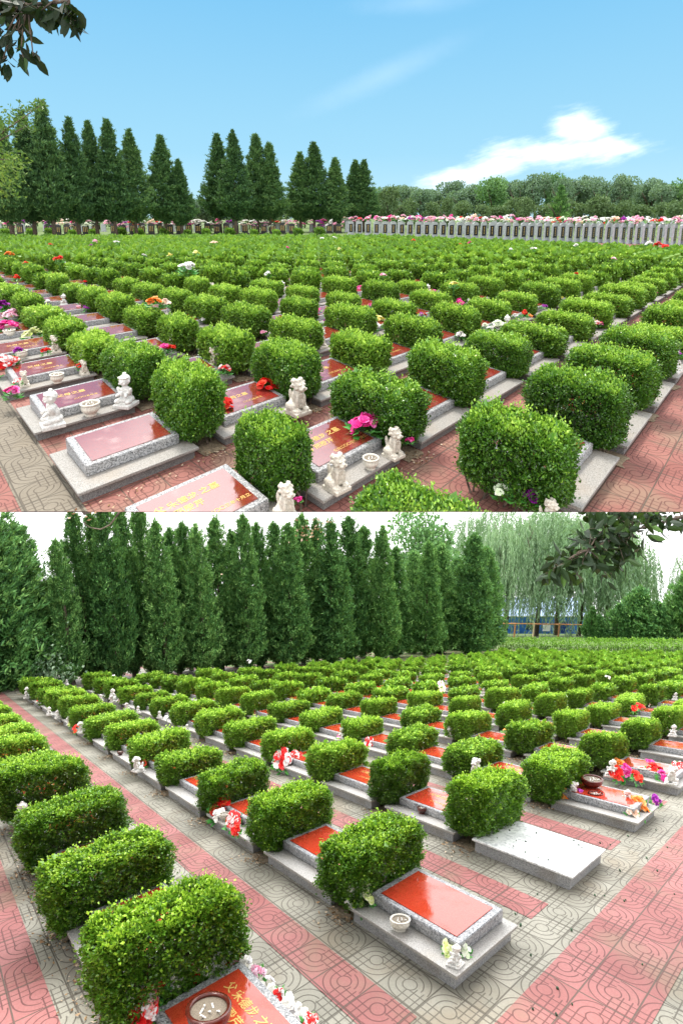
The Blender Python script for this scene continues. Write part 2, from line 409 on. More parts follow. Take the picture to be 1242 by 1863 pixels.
# ------------------------------------------------------------------ setting: grounds
LA, WA, PUA, PVA = 1.10, .914, 1.380, 1.528
LB, WB, PUB, PVB = 1.117, .856, 1.357, 1.911
def poly_sheet(name, plane, xy, z, mat_):
    """sheet over scene rectangle corners (X, Y2); UV carries lattice metres"""
    me = bpy.data.meshes.new(name); V = [tuple(plane.P(X, Y, z)) for X, Y in xy]; me.from_pydata(V, [], [list(range(len(V)))])
    l = me.uv_layers.new(name='UVMap')
    for i, (X, Y) in enumerate(xy): l.data[i].uv = tuple(plane.inv(X, Y))
    me.materials.append(mat_); return tag(put(name, me), kind='structure')
def clip_seam(o):
    """the upper terrace ends in a bevelled edge: cut what would stick out over it"""
    me = o.data.copy(); o.data = me; b = bmesh.new(); b.from_mesh(me)
    M = Matrix.Translation(o.location) @ o.rotation_euler.to_matrix().to_4x4() @ Matrix.Diagonal((*o.scale, 1))
    if o.parent: M = Matrix.Translation(o.parent.location) @ M
    Mi = M.inverted()
    n = Vector(np.cross(vec(1, 0, 0), ray(621, SEAM - .3))).normalized()
    if n.z < 0: n = -n
    co = Mi @ Vector(cam0); no = (M.to_3x3().transposed() @ n).normalized()
    bmesh.ops.bisect_plane(b, geom=b.verts[:]+b.edges[:]+b.faces[:], plane_co=co, plane_no=no, clear_inner=True)
    b.to_mesh(me); b.free(); return len(me.polygons)
# upper terrace slab with bevelled underside
mb = MB(); e = EDGE
mb.hexa([(-260, e+.6, -.25), (260, e+.6, -.25), (260, 420, -.25), (-260, 420, -.25), (-260, e, -.004), (260, e, -.004), (260, 420, -.004), (-260, 420, -.004)])
tag(put('terrace', mb.mesh('terrace', M_soil)), kind='structure')
poly_sheet('pavement', PA, [(-60, EDGE), (60, EDGE), (60, 47), (-60, 47)], 0, M_predA)
poly_sheet('ground', PA, [(-260, 44), (260, 44), (260, 420), (-260, 420)], .004, M_grass)
def strip_clip(plane, name, u0, u1, v0, v1, z, mat_, ymin=None):
    me = bpy.data.meshes.new(name); b = bmesh.new(); l = b.loops.layers.uv.new('UVMap')
    n = max(1, int((v1-v0)/3)); 
    f = b.faces.new([b.verts.new(tuple(plane.uv(u, v, z))) for u, v in ((u0, v0), (u1, v0), (u1, v1), (u0, v1))])
    for lp, c in zip(f.loops, ((u0, v0), (u1, v0), (u1, v1), (u0, v1))): lp[l].uv = c
    if ymin is not None: bmesh.ops.bisect_plane(b, geom=b.verts[:]+b.edges[:]+b.faces[:], plane_co=(0, ymin, 0), plane_no=(0, 1, 0), clear_inner=True)
    b.to_mesh(me); b.free(); me.materials.append(mat_); return tag(put(name, me), kind='structure')
strip_clip(PA, 'path', -.357, .03, -6, 40, .004, M_pgreyA, EDGE)
# lower field
poly_sheet('ground', PB, [(-200, 36), (200, 36), (200, 400), (-200, 400)], .004, M_grass)
poly_sheet('pavement', PB, [(-45, .9), (45, .9), (45, 40), (-45, 40)], 0, M_pgrey)
for j in range(0, 22):
    strip_clip(PB, 'path', -40, 1.06, j*PVB-.69, j*PVB-.355, .005, M_pred)
strip_clip(PB, 'path', 1.43, 2.115, -3, 45, .005, M_pred)
strip_clip(PB, 'path', -45, 1.06, -4.6, -2.13, .005, M_pred)
mb = MB(); mb.box(-240, 240, EDGE+.75, 400, -.42, -.40)  # added glowing panel under the terrace, unseen, lights the lower field like overcast sky
tag(put('sky', mb.mesh('sky', M_skypanel)), kind='structure')

# ------------------------------------------------------------------ leaves
def leaves(P, D, U, L, W, rng, fold=.25):
    """diamond leaves: base P, direction D, side U (unit), length L, width W -> verts, quads"""
    n = len(P); N = np.cross(D, U)
    L = L[:, None]; W = W[:, None]
    mid = P + D*L*.5 + N*W*fold*.0
    v = np.stack([P, mid - U*W*.5 + N*W*fold, P + D*L, mid + U*W*.5 + N*W*fold], 1).reshape(-1, 3)
    return v, np.arange(4*n).reshape(n, 4)
def unit(a): return a/np.maximum(np.linalg.norm(a, axis=-1, keepdims=True), 1e-9)
def hedge_data(n, L, seed, sx=.56, sy=1.0, h=.74, z0=.10, core=.17, ex=6.0):
    """a clipped box-shaped bush: leaves in a shell thinning inwards, rounded and lumpy"""
    g = np.random.default_rng(seed)
    hx, hy = sx/2, sy/2
    # sample surface of box sides and top, weighted
    aT = sx*sy; aX = 2*sy*(h-z0); aY = 2*sx*(h-z0); tot = aT*1.25+aX+aY
    k = g.random(n)*tot
    P = np.zeros((n, 3)); N = np.zeros((n, 3))
    a = g.uniform(-1, 1, n); b = g.uniform(-1, 1, n); zz = g.uniform(0, 1, n)
    top = k < aT*1.25; sxm = (~top) & (k < aT*1.25+aX); sym = ~(top | sxm)
    P[top] = np.stack([a[top]*hx, b[top]*hy, np.full(top.sum(), h)], 1); N[top] = (0, 0, 1)
    s = np.where(a > 0, 1, -1)
    P[sxm] = np.stack([s[sxm]*hx, b[sxm]*hy, z0+zz[sxm]*(h-z0)], 1); N[sxm] = np.stack([s[sxm], 0*s[sxm], 0*s[sxm]], 1)
    P[sym] = np.stack([b[sym]*hx, s[sym]*hy, z0+zz[sym]*(h-z0)], 1); N[sym] = np.stack([0*s[sym], s[sym], 0*s[sym]], 1)
    # round corners: superellipse pull
    q = np.stack([P[:, 0]/hx, P[:, 1]/hy, (P[:, 2]-h*.5)/(h*.5)], 1); r = (np.abs(q)**ex).sum(1)**(1/ex)
    q = q/np.maximum(r, 1e-6)[:, None]
    P = np.stack([q[:, 0]*hx, q[:, 1]*hy, h*.5+q[:, 2]*h*.5], 1)
    N = unit(N*.8 + unit(np.stack([np.sign(q[:, 0])*np.abs(q[:, 0])**5/hx, np.sign(q[:, 1])*np.abs(q[:, 1])**5/hy, np.sign(q[:, 2])*np.abs(q[:, 2])**5/h], 1)))
    # lumps
    ph = g.uniform(0, 6.28, 9)
    lump = sum(np.sin(P[:, 0]*f1+ph[i])*np.sin(P[:, 1]*f2+ph[i+3])*np.sin(P[:, 2]*f3+ph[i+5]) for i, (f1, f2, f3) in enumerate(((13, 9, 11), (24, 19, 21), (40, 33, 37))))
    under = np.clip((.22 - P[:, 2])/.22, 0, 1)
    dep = g.exponential(.022, n); dep = np.minimum(dep, .22)
    inner = g.random(n) < core; dep = np.where(inner, g.uniform(.05, .16, n), dep)
    P = P + N*(lump*.030)[:, None] - N*dep[:, None]
    P[:, :2] *= (1 - .34*under - .05*np.clip((.45-P[:, 2])/.45, 0, 1))[:, None]
    # sprigs sticking up from the top
    spr = top & (g.random(n) < .14); P[spr, 2] += g.uniform(.0, .08, spr.sum())
    sd = (~top) & (~inner) & (g.random(n) < .07); P[sd] += N[sd]*g.uniform(0, .06, (sd.sum(), 1))
    P[:, 2] = np.maximum(P[:, 2], .06)
    D = unit(N*.55 + g.normal(0, .55, (n, 3)) + np.array([0, 0, .45])); U = unit(np.cross(D, g.normal(0, 1, (n, 3))))
    ll = L*g.uniform(.65, 1.25, n)*np.where(inner, 2.6, 1)
    V, F = leaves(P, D, U, ll, ll*g.uniform(.55, .78, n), g)
    # leaves paler at the clipped top, darker within and below
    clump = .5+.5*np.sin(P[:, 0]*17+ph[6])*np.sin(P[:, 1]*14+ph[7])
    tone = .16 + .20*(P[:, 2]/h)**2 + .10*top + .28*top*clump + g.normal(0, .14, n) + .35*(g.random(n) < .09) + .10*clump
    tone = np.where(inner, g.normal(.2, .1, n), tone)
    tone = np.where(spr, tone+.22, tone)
    return V, F, np.clip(tone, 0, 1)
def stems_mesh(seed, M, sx=.42, sy=.85, h=.58, n=24):
    rnd = random.Random(seed); mb = MB()
    for i in range(n):
        x = rnd.uniform(-.25, .25)*sx; y = rnd.uniform(-.42, .42)*sy
        pts = [(x, y, 0)]; 
        for k in range(4):
            x += rnd.uniform(-.06, .06); y += rnd.uniform(-.07, .07); pts.append((x, y, (k+1)*h/4.3))
        mb.tube(pts, [.011, .009, .007, .005, .003], 5)
    return mb.mesh('stems', M_bark, M)
def dark_bits(seed): pass
HED = {}
def hedge_proto(side, lod, var):
    key = (side, lod, var)
    if key in HED: return HED[key]
    n, L = {0: (20000, .028), 1: (7600, .042), 2: (2300, .075)}[lod]
    dims = dict(sx=.55, sy=.97, h=.73 if lod == 0 else .62, ex=4.6) if side == 'A' else dict(sx=.54, sy=1.0, h=.86 if lod == 0 else .74, ex=6.5)
    V, F, T = hedge_data(n, L, 100*lod+var+(50 if side == 'B' else 0), **dims)
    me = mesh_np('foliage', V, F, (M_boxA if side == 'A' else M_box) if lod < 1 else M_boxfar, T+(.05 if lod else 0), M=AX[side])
    st = stems_mesh(var+7, AX[side]) if lod < 2 else None
    HED[key] = (me, st); return HED[key]
ORD = ['first', 'second', 'third', 'fourth', 'fifth', 'sixth', 'seventh', 'eighth', 'ninth', 'tenth', 'eleventh', 'twelfth', 'thirteenth', 'fourteenth', 'fifteenth',
       'sixteenth', 'seventeenth', 'eighteenth', 'nineteenth', 'twentieth'] + ['%dth' % i if i % 10 not in (1, 2, 3) else '%d%s' % (i, {1: 'st', 2: 'nd', 3: 'rd'}[i % 10]) for i in range(21, 70)]
rnd = random.Random(4)
def border_dy(x): return 49 if x < 700 else 49 + (x-700)/542*31
def lattice():
    A, B = [], []
    for i in range(0, 60):
        for j in range(-3, 60):
            c = PA.uv(i*PUA-.14, j*PVA+.49); x, y, z = px(c)
            if z < 2.5 or x < -110 or x > 1350 or y-392 < border_dy(x): continue
            if y > 1120: continue
            A.append((z, i, j, c, x, y))
    for i in range(-60, 2):
        for j in range(-1, 50):
            c = PB.uv(i*PUB-.15, j*PVB+(.485 if j > -1 else .41)); x, y, z = px(c)
            if i > 0: continue
            if z < 1.2 or x < -120 or x > 1350: continue
            lim = 1272 - x*.076 if x < 900 else 1197+(x-900)*.012
            if y < lim: continue
            if y > 1990: continue
            B.append((z, i, j, c, x, y))
    A.sort(key=lambda q: q[0]); B.sort(key=lambda q: q[0]); return A, B
LAT_A, LAT_B = lattice()
print('lattice', len(LAT_A), len(LAT_B))
NA, NB = 165, 130
SKIPA = {(0, 0), (0, 1), (0, 2), (0, 3), (0, 4), (0, 5)}    # hedges stand between tombs; none at the left end of a row
far_V, far_F, far_T = [], [], []
def add_far(side, c, var):
    k = ('far', side, var)
    if k not in HED:
        dims = dict(sx=.42 if side == 'A' else .48, sy=.82 if side == 'A' else .9, h=.58 if side == 'A' else .68)
        HED[k] = hedge_data(560, .14, 900+var, **dims)
    V, F, T = HED[k]; off = sum(len(v) for v in far_V)
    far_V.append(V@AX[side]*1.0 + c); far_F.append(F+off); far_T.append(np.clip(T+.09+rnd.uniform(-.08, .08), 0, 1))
import os
def hedges():
    for side, lat, nn in (('A', LAT_A, NA), ('B', LAT_B, NB)):
        w = 'upper' if side == 'A' else 'lower'
        for q, (z, i, j, c, x, y) in enumerate(lat):
            if side == 'A' and i == 0: continue
            jx = AX[side][0]*rnd.uniform(-.03, .03)+AX[side][1]*rnd.uniform(-.03, .03)
            if q >= nn: add_far(side, c+jx, rnd.randrange(4)); continue
            lod = 0 if z < 7.5 else 1 if z < 15 else 2
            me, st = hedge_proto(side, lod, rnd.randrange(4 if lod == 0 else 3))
            if side == 'A': lab = 'clipped hedge block in upper cemetery, %s along the %s row from its lower right path' % (ORD[i-1], ORD[j+2])
            else: lab = 'clipped hedge block in lower cemetery, %s from the right end of the %s row' % (ORD[-i], ORD[j+1])
            r = empty('hedge_block', c+jx, lab, 'hedge', 'clipped hedge blocks of the %s cemetery' % w)
            s = rnd.uniform(.94, 1.05)
            fo = put('foliage', me, r, s=s); 
            if rnd.random() < .0: pass
            fo.scale = (s*rnd.uniform(.90, 1.06), s*rnd.uniform(.92, 1.05), rnd.uniform(.86, 1.08)); fo.rotation_euler.z = rnd.uniform(-.07, .07)
            if side == 'A' and (i, j) == (1, -1): fo.scale = (.74, .74, .92)
            ch = [fo]
            if st: ch.append(put('stems', st, r))
            if side == 'A' and y > 900:
                for o in ch: clip_seam(o)
    if far_V:
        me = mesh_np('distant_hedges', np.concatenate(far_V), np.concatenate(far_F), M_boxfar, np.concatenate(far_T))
        tag(put('distant_hedges', me), 'mass of small clipped hedge blocks in the far part of both cemetery fields', 'hedges', kind='stuff')
hedges()

# ------------------------------------------------------------------ tombs
def text_mesh(lines, M, name='inscription'):
    """lines: (text, u, v, size) with the baseline along u"""
    bb = bmesh.new()
    for s, u, v, size, z in lines:
        cu = bpy.data.curves.new('t', 'FONT'); cu.body = s; cu.size = size; cu.extrude = 0; cu.offset = size*.012
        o = bpy.data.objects.new('t', cu); C.objects.link(o)
        dg = bpy.context.evaluated_depsgraph_get(); me = bpy.data.meshes.new_from_object(o.evaluated_get(dg))
        for q in me.vertices: q.co = (q.co.x+u, q.co.y+v, z(q.co.y+v))
        bb.from_mesh(me); C.objects.unlink(o); bpy.data.objects.remove(o); bpy.data.curves.remove(cu)
    me = bpy.data.meshes.new(name)
    for v in bb.verts: v.co = Vector(np.array(v.co)@M)
    bb.to_mesh(me); bb.free(); me.materials.append(M_gold); return me
TM = {}
for side, (L, W, top, bh, p0, p1, q0, q1, zf, zb) in {'A': (LA, WA, .115, .085, .135, 1.0, .215, .84, .215, .262), 'B': (LB, WB, .173, .135, .10, 1.01, .185, .80, .29, .315)}.items():
    M = AX[side]
    mb = MB(); mb.box(.035, L-.035, .035, W-.035, -.12, bh-.002); TM[side, 'base'] = mb.mesh('base', M_baseA if side == 'A' else M_base, M)
    mb = MB(); mb.box(0, L, 0, W, bh, top, .006); TM[side, 'slab'] = mb.mesh('slab', M_slabA if side == 'A' else M_slab, M)
    mb = MB(); v = mb.hexa([(p0, q0, top+.001), (p1, q0, top+.001), (p1, q1, top+.001), (p0, q1, top+.001), (p0, q0, zf), (p1, q0, zf), (p1, q1, zb), (p0, q1, zb)])
    bmesh.ops.bevel(mb.b, geom=list({e for q in v for e in q.link_edges}), offset=.006, segments=2, affect='EDGES')
    TM[side, 'plinth'] = mb.mesh('plinth', M_plinth, M)
    a0, a1, b0, b1 = p0+.065, p1-.065, q0+.055, q1-.055
    zp = lambda y: zf + (zb-zf)*(y-q0)/(q1-q0)
    mb = MB(); v = mb.hexa([(a0, b0, zp(b0)-.01), (a1, b0, zp(b0)-.01), (a1, b1, zp(b1)-.01), (a0, b1, zp(b1)-.01), (a0, b0, zp(b0)+.007), (a1, b0, zp(b0)+.007), (a1, b1, zp(b1)+.007), (a0, b1, zp(b1)+.007)])
    TM[side, 'plaque'] = mb.mesh('plaque', M_plate if side == 'A' else M_plateB, M)
    zt = lambda y: zp(y)+.0085
    big = [('父', a0+.07, .60, .080, zt), ('母', a0+.07, .49, .080, zt), ('宋德龙', a0+.17, .60, .080, zt), ('邢殿芹', a0+.17, .49, .080, zt), ('之墓', a0+.43, .60, .085, zt)]
    TM[side, 'text1'] = text_mesh(big + [('公元二〇〇三年十月立', a0+.27, .34, .045, zt)], M)
    TM[side, 'text2'] = text_mesh([('父母之墓', a0+.16, .55, .080, zt), ('二〇〇五年立', a0+.30, .38, .045, zt)], M)
    TM[side, 'far'] = None
mb = MB(); mb.box(.03, LB-.03, .03, WB-.03, -.12, .160); TM['plainbase'] = mb.mesh('base', M_base, AX['B'])
mb = MB(); mb.box(0, LB, 0, WB, .162, .192, .006); TM['plainslab'] = mb.mesh('slab', M_white, AX['B'])
def tomb_label(side, i, j):
    sp = {('A', 0, -1): 'flat tomb with gold lettering on red plaque, cut off by the terrace edge', ('A', 0, 0): 'bare flat tomb with unlettered red plaque at the left path',
          ('A', 0, 1): 'flat tomb carrying two child statues and a censer by the left path', ('A', 1, -1): 'lettered red-plaque tomb with two lion statues and cream censer in upper front',
          ('B', 0, 0): 'red-plaque tomb with white censer at the near end of its row', ('B', 0, 1): 'plain flat grey block tomb with blank white top slab',
          ('B', 0, -1): 'tomb with big brown censer and white flower garland at lower left', ('B', 0, 2): 'right-end tomb with brown pots and purple and orange flowers',
          ('B', 0, 3): 'right-end tomb with censer between two statues and red flowers'}
    if (side, i, j) in sp: return sp[side, i, j]
    if side == 'A': return 'flat granite tomb in upper cemetery, %s along the %s row from its lower right path' % (ORD[i], ORD[j+2])
    return 'flat granite tomb in lower cemetery, %s from the right end of the %s row' % (ORD[-i], ORD[j+1])
def tombs():
    cnt = 0; farV, farF = [], []
    for side, lat, nn, PU, PVv in (('A', LAT_A, 150, PUA, PVA), ('B', LAT_B, 120, PUB, PVB)):
        pl = PL[side]; cells = {(i, j) for _, i, j, *_ in lat} | ({(1, -3), (2, -3), (0, -1), (0, 0), (1, -2), (0, -2)} if side == 'A' else {(0, -1), (1, 0)} - {(1, 0)})
        if side == 'A': cells |= {(i-1, j) for i, j in cells if i > 0}
        cells = [(px(pl.uv(i*PU+.5, j*PVv+.45))[2], i, j) for i, j in cells if not (side == 'A' and j < -2)]
        cells.sort(); protos = {}
        for n, (z, i, j) in enumerate(cells):
            o = pl.uv(i*PU, j*PVv)
            if n >= nn: farV.append((side, o)); continue
            if side == 'A' and px(pl.uv(i*PU+.5, j*PVv+WA))[1] > 945: continue
            blank = (side == 'B' and (i, j) == (0, 1))
            r = empty('tomb', o, tomb_label(side, i, j), 'tomb', 'flat granite tombs of the %s cemetery' % ('upper' if side == 'A' else 'lower'))
            ps = []
            if blank: ps += [put('base', TM['plainbase'], r), put('slab', TM['plainslab'], r)]
            else:
                ps += [put(k, TM[side, k], r) for k in ('base', 'slab', 'plinth')]
                pq = put('plaque', TM[side, 'plaque'], r); ps.append(pq)
                lettered = z < 9 and not (side == 'A' and (i, j) == (0, 0)) and not (side == 'B' and (i, j) in ((0, 0), (-1, 0), (0, 2), (0, 3)))
                if lettered:
                    ps.append(put('inscription', TM[side, 'text1' if (side == 'A' and j == -1 and i < 2) or (side == 'B' and j == -1) else 'text2'], pq))
            if side == 'A' and px(pl.uv(i*PU+.3, j*PVv))[1] > 900:
                for q in ps:
                    if q.parent is not r:       # the inscription hangs under the plaque
                        q.parent = None; q.location = r.location; clip_seam(q); q.parent = pq; q.location = (0, 0, 0)
                    else: clip_seam(q)
            cnt += 1
    mb = MB(); 
    V = []; F = []; MI = []
    boxes = [(0, LA, 0, WA, -.1, .12, 0), (.13, 1.0, .2, .84, .12, .25, 0), (.2, .93, .27, .78, .25, .257, 1)]
    base = []
    for x0, x1, y0, y1, z0, z1, m in boxes:
        k = len(base); base += [(x0, y0, z0), (x1, y0, z0), (x1, y1, z0), (x0, y1, z0), (x0, y0, z1), (x1, y0, z1), (x1, y1, z1), (x0, y1, z1)]
        for f in ((4, 5, 6, 7), (0, 1, 5, 4), (1, 2, 6, 5), (2, 3, 7, 6), (3, 0, 4, 7)): F.append([k+q for q in f]); MI.append(m)
    base = np.array(base); F0 = np.array(F); MI0 = MI; VV, FF, MM = [], [], []
    for n, (side, o) in enumerate(farV):
        VV.append(base@AX[side]+o); FF.append(F0+n*len(base)); MM += MI0
    if VV: tag(put('distant_tombs', mesh_np('distant_tombs', np.concatenate(VV), np.concatenate(FF), [M_slab, M_plate], mi=MM)), 'low granite tombs showing between the far hedge blocks of both fields', 'tombs', kind='stuff')
    print('tombs', cnt, 'far', len(farV))
tombs()

# ------------------------------------------------------------------ ornaments
def remesh(mb, voxel, name, mat_, M):
    me = mb.mesh('tmp', mat_); o = put('tmp', me); md = o.modifiers.new('r', 'REMESH'); md.mode = 'VOXEL'; md.voxel_size = voxel; md.use_smooth_shade = True
    sm = o.modifiers.new('s', 'SMOOTH'); sm.factor = .5; sm.iterations = 2
    dg = bpy.context.evaluated_depsgraph_get(); r = bpy.data.meshes.new_from_object(o.evaluated_get(dg)); r.name = name
    C.objects.unlink(o); bpy.data.objects.remove(o)
    for v in r.vertices: v.co = Vector(np.array(v.co)@M)
    if not r.materials: r.materials.append(mat_)
    for p in r.polygons: p.use_smooth = True
    return r
def lion_fig(M, mat_):
    """seated guardian lion 1 unit tall facing -Y on a thin pedestal"""
    mb = MB(); mb.box(-.24, .24, -.28, .26, 0, .10)
    mb.ell((0, .06, .24), (.19, .22, .16)); mb.ell((0, -.01, .42), (.15, .14, .24), (-.25, 0, 0)); mb.ell((0, -.07, .52), (.15, .11, .15))
    for s in (-1, 1):
        mb.ell((s*.17, .06, .20), (.09, .19, .13)); mb.ell((s*.18, -.12, .135), (.06, .11, .045))
        mb.ell((s*.10, -.13, .33), (.052, .055, .19), (.12, s*.1, 0)); mb.ell((s*.11, -.19, .135), (.065, .09, .05))
        mb.ell((s*.13, .02, .86), (.04, .03, .06)); mb.ell((s*.065, -.21, .80), (.045, .035, .03)); mb.ell((s*.06, -.25, .69), (.06, .05, .04))
    mb.ell((0, -.06, .76), (.16, .155, .155)); mb.ell((0, -.20, .71), (.095, .09, .07)); mb.ell((0, -.20, .64), (.08, .07, .035)); mb.ell((0, -.275, .735), (.035, .03, .03))
    r = random.Random(3)
    for k in range(46):
        a = r.uniform(0, 6.28); t = r.uniform(-.5, 1.2); x = .165*math.cos(a)*math.cos(t*.8); y = .0+.16*math.sin(a)*math.cos(t*.8)
        if y < -.10 and .60 < .74+.15*t < .86: continue
        mb.ell((x, y-.03, .76+.16*math.sin(t)), (.042, .042, .042), sub=1)
    mb.ell((0, .26, .40), (.05, .06, .17), (-.2, 0, 0)); mb.ell((0, -.18, .54), (.03, .03, .03))
    return remesh(mb, .017, 'figure', mat_, M)
def child_fig(M, mat_):
    """kneeling child in a loose robe, hands together, 1 unit tall, on a round-cornered base"""
    mb = MB(); mb.box(-.26, .26, -.28, .26, 0, .11)
    mb.ell((0, .04, .20), (.23, .22, .13)); mb.ell((0, .05, .36), (.16, .15, .20)); mb.ell((0, .03, .50), (.145, .12, .13))
    for s in (-1, 1):
        mb.ell((s*.15, -.10, .19), (.10, .17, .085), (0, 0, s*.3)); mb.ell((s*.17, -.02, .47), (.06, .075, .14), (.2, s*.35, 0))
        mb.ell((s*.11, -.14, .40), (.055, .13, .05), (.35, 0, s*.5)); mb.ell((s*.155, .0, .77), (.03, .035, .045))
        mb.ell((s*.05, -.155, .79), (.018, .015, .012)); mb.ell((s*.075, -.13, .72), (.04, .03, .035))
    mb.ell((0, -.20, .44), (.05, .045, .075)); mb.ell((0, .02, .60), (.065, .06, .05))
    mb.ell((0, 0, .78), (.155, .155, .165)); mb.ell((0, .03, .83), (.165, .16, .14)); mb.ell((0, -.165, .745), (.022, .022, .02)); mb.ell((0, -.15, .70), (.035, .018, .012))
    mb.ell((0, .03, .985), (.06, .06, .05))
    for k in range(7): a = k/6*math.pi; mb.ell((.13*math.cos(a), -.06-.05*math.sin(a), .885), (.04, .05, .03), sub=1)
    return remesh(mb, .017, 'figure', mat_, M)
FIG = {}
def fig(side, kind):
    k = (side, kind)
    if k not in FIG: FIG[k] = (lion_fig if kind == 'L' else child_fig)(SM[side], M_marble if kind == 'C' or side == 'B' else M_marble2)
    return FIG[k]
def pxm(p): return FN/px(p)[2]
GR = {'L': ('lion_statue', 'lion statue', 'guardian lion statues on the tombs'), 'C': ('child_statue', 'child statue', 'kneeling child statues on the tombs')}
def statue(side, kind, x, y, hp, label, hz=None, rz=None, cut=False):
    hz = (.115 if side == 'A' else .173) if hz is None else hz
    p = PL[side].at(x, y, hz); s = hp/pxm(p)
    key = ('rot', side, kind)
    face = PL[side].axes()[1]; base_rz = math.atan2(-face[1], -face[0]) + math.pi/2 if side == 'A' else math.radians(-38)
    o = put(GR[kind][0], fig(side, kind), None, p - vec(0, 0, .003), (base_rz if rz is None else rz) if side == 'A' else 0, s)
    if side == 'B': # turned before the slope is applied
        a = base_rz if rz is None else rz; kk = ('Brot', kind, round(a, 1))
        if kk not in FIG:
            me = fig(side, kind).copy(); Mi = np.linalg.inv(SM['B']); Rz = np.array([[math.cos(a), math.sin(a), 0], [-math.sin(a), math.cos(a), 0], [0, 0, 1]])
            for v in me.vertices: v.co = Vector(np.array(v.co)@Mi@Rz@SM['B'])
            FIG[kk] = me
        o.data = FIG[kk]
    if cut: clip_seam(o)
    return tag(o, label, GR[kind][1], GR[kind][2])
CEN = {}
def censer(side, x, y, w, label, col='cream', hz=None, sq=1.0):
    hz = (.115 if side == 'A' else .173) if hz is None else hz
    p = PL[side].at(x, y, hz); s = w/pxm(p)
    if (side, col) not in CEN:
        m = M_pot if col == 'cream' else M_brown
        mb = MB(); mb.lathe([(.0, 0), (.30, 0), (.31, .05), (.26, .11), (.36, .20), (.46, .34), (.475, .45), (.44, .56), (.43, .60), (.50, .64), (.50, .70), (.47, .72), (.41, .71), (.39, .64), (.40, .60), (.0, .60)], 28)
        b = mb.mesh('bowl', m, SM[side], True)
        mb = MB(); mb.lathe([(.41, .615), (.30, .64), (.15, .66), (0, .665)], 20); a = mb.mesh('ash', M_ash, SM[side])
        mb = MB(); r = random.Random(5)
        for k in range(6): q = r.uniform(0, 6.28); d = r.uniform(.05, .28); mb.tube([(d*math.cos(q), d*math.sin(q), .63), (d*math.cos(q)+r.uniform(-.1, .1), d*math.sin(q)+r.uniform(-.1, .1), .74)], .022, 5)
        CEN[side, col] = (b, a, mb.mesh('incense_stub', M_paper, SM[side]))
    b, a, i = CEN[side, col]
    r = empty('censer', p, label, 'censer', 'incense censers on the tombs'); r.scale = (s, s, s*sq)
    put('bowl', b, r); put('ash', a, r); put('incense_stub', i, r)
    return r
BQ = {}
def bouquet_mesh(col, seed, small=False):
    """cluster of ruffled blossoms about 1 unit across on short stems"""
    g = np.random.default_rng(seed); Vs, Fs, Ts = [], [], []; off = 0
    nb_ = 9 if not small else 6
    nb_ = 15 if not small else 6
    for b in range(nb_):
        th = g.uniform(0, 6.28); rr = .32*math.sqrt(g.random()); c = np.array([rr*math.cos(th), rr*math.sin(th), .42+.30*(1-rr/.4)+g.uniform(-.08, .08)])
        ax = unit(np.array([c[0], c[1], .5]) + g.normal(0, .15, 3)); a = unit(np.cross(ax, [0.3, .1, 1])); bb = np.cross(ax, a)
        R_ = g.uniform(.11, .19) if not small else g.uniform(.15, .22); tone = .5+g.normal(0, .25)
        rings = ((9, 1.0, .25), (7, .7, .6), (5, .42, 1.0)) if not small else ((6, 1.0, .4), (4, .6, .9))
        for n, rad, up in rings:
            for k in range(n):
                q = 2*math.pi*(k+g.random()*.5)/n; d = a*math.cos(q)+bb*math.sin(q); s = np.cross(ax, d)
                p0 = c; L = R_*rad*g.uniform(.85, 1.15); tip = c + d*L + ax*L*up*.8; w = L*.55
                m1 = c + d*L*.65 + ax*L*up*.3
                V = np.array([p0, m1 - s*w, tip - s*w*.45 + ax*L*.12, tip + s*w*.45, m1 + s*w])
                Vs.append(V); Fs.append([[off, off+1, off+2, off+3], [off, off+3, off+4, off]]); 
                Ts += [tone+g.normal(0, .12)]*2; off += 5
    F = []
    for f in Fs: F.append(f[0]); F.append([f[1][0], f[1][1], f[1][2], f[1][2]])
    V = np.concatenate(Vs)
    # triangles stored as quads would be degenerate: rebuild through pydata
    me = bpy.data.meshes.new('blossoms'); faces = []
    for i, f in enumerate(F): faces.append(f if i % 2 == 0 else f[:3])
    me.from_pydata([tuple(v) for v in V], [], faces); a = me.attributes.new('tone', 'FLOAT', 'FACE'); a.data.foreach_set('value', np.array(Ts, np.float32))
    me.materials.append(M_fl[col]); return me
def bleaf_mesh(seed, M, small=False):
    g = np.random.default_rng(seed); n = 12 if small else 26
    th = g.uniform(0, 6.28, n); P = np.stack([.2*np.cos(th), .2*np.sin(th), g.uniform(.05, .4, n)], 1)
    D = unit(np.stack([np.cos(th), np.sin(th), g.uniform(-.1, .8, n)], 1)); U = unit(np.cross(D, g.normal(0, .3, (n, 3))+[0, 0, 1]))
    L = g.uniform(.25, .42, n); V, F = leaves(P, D, U, L, L*.45, g, .15)
    return mesh_np('leaves', V, F, M_fleaf, np.clip(g.normal(.5, .2, n), 0, 1), M=M)
def stalk(M):
    mb = MB()
    for k in range(5): a = k*1.26; mb.tube([(0.02*math.cos(a), .02*math.sin(a), -.6), (.06*math.cos(a), .06*math.sin(a), 0), (.2*math.cos(a), .2*math.sin(a), .45)], .012, 4)
    return mb.mesh('stalks', M_fleaf, M)
CNAME = {'red': 'red', 'magenta': 'magenta', 'pink': 'pale pink', 'purple': 'purple', 'yellow': 'yellow', 'yellowgreen': 'yellow-green', 'orange': 'orange', 'white': 'white', 'palegreen': 'pale green', 'redwhite': 'red and white', 'peach': 'peach'}
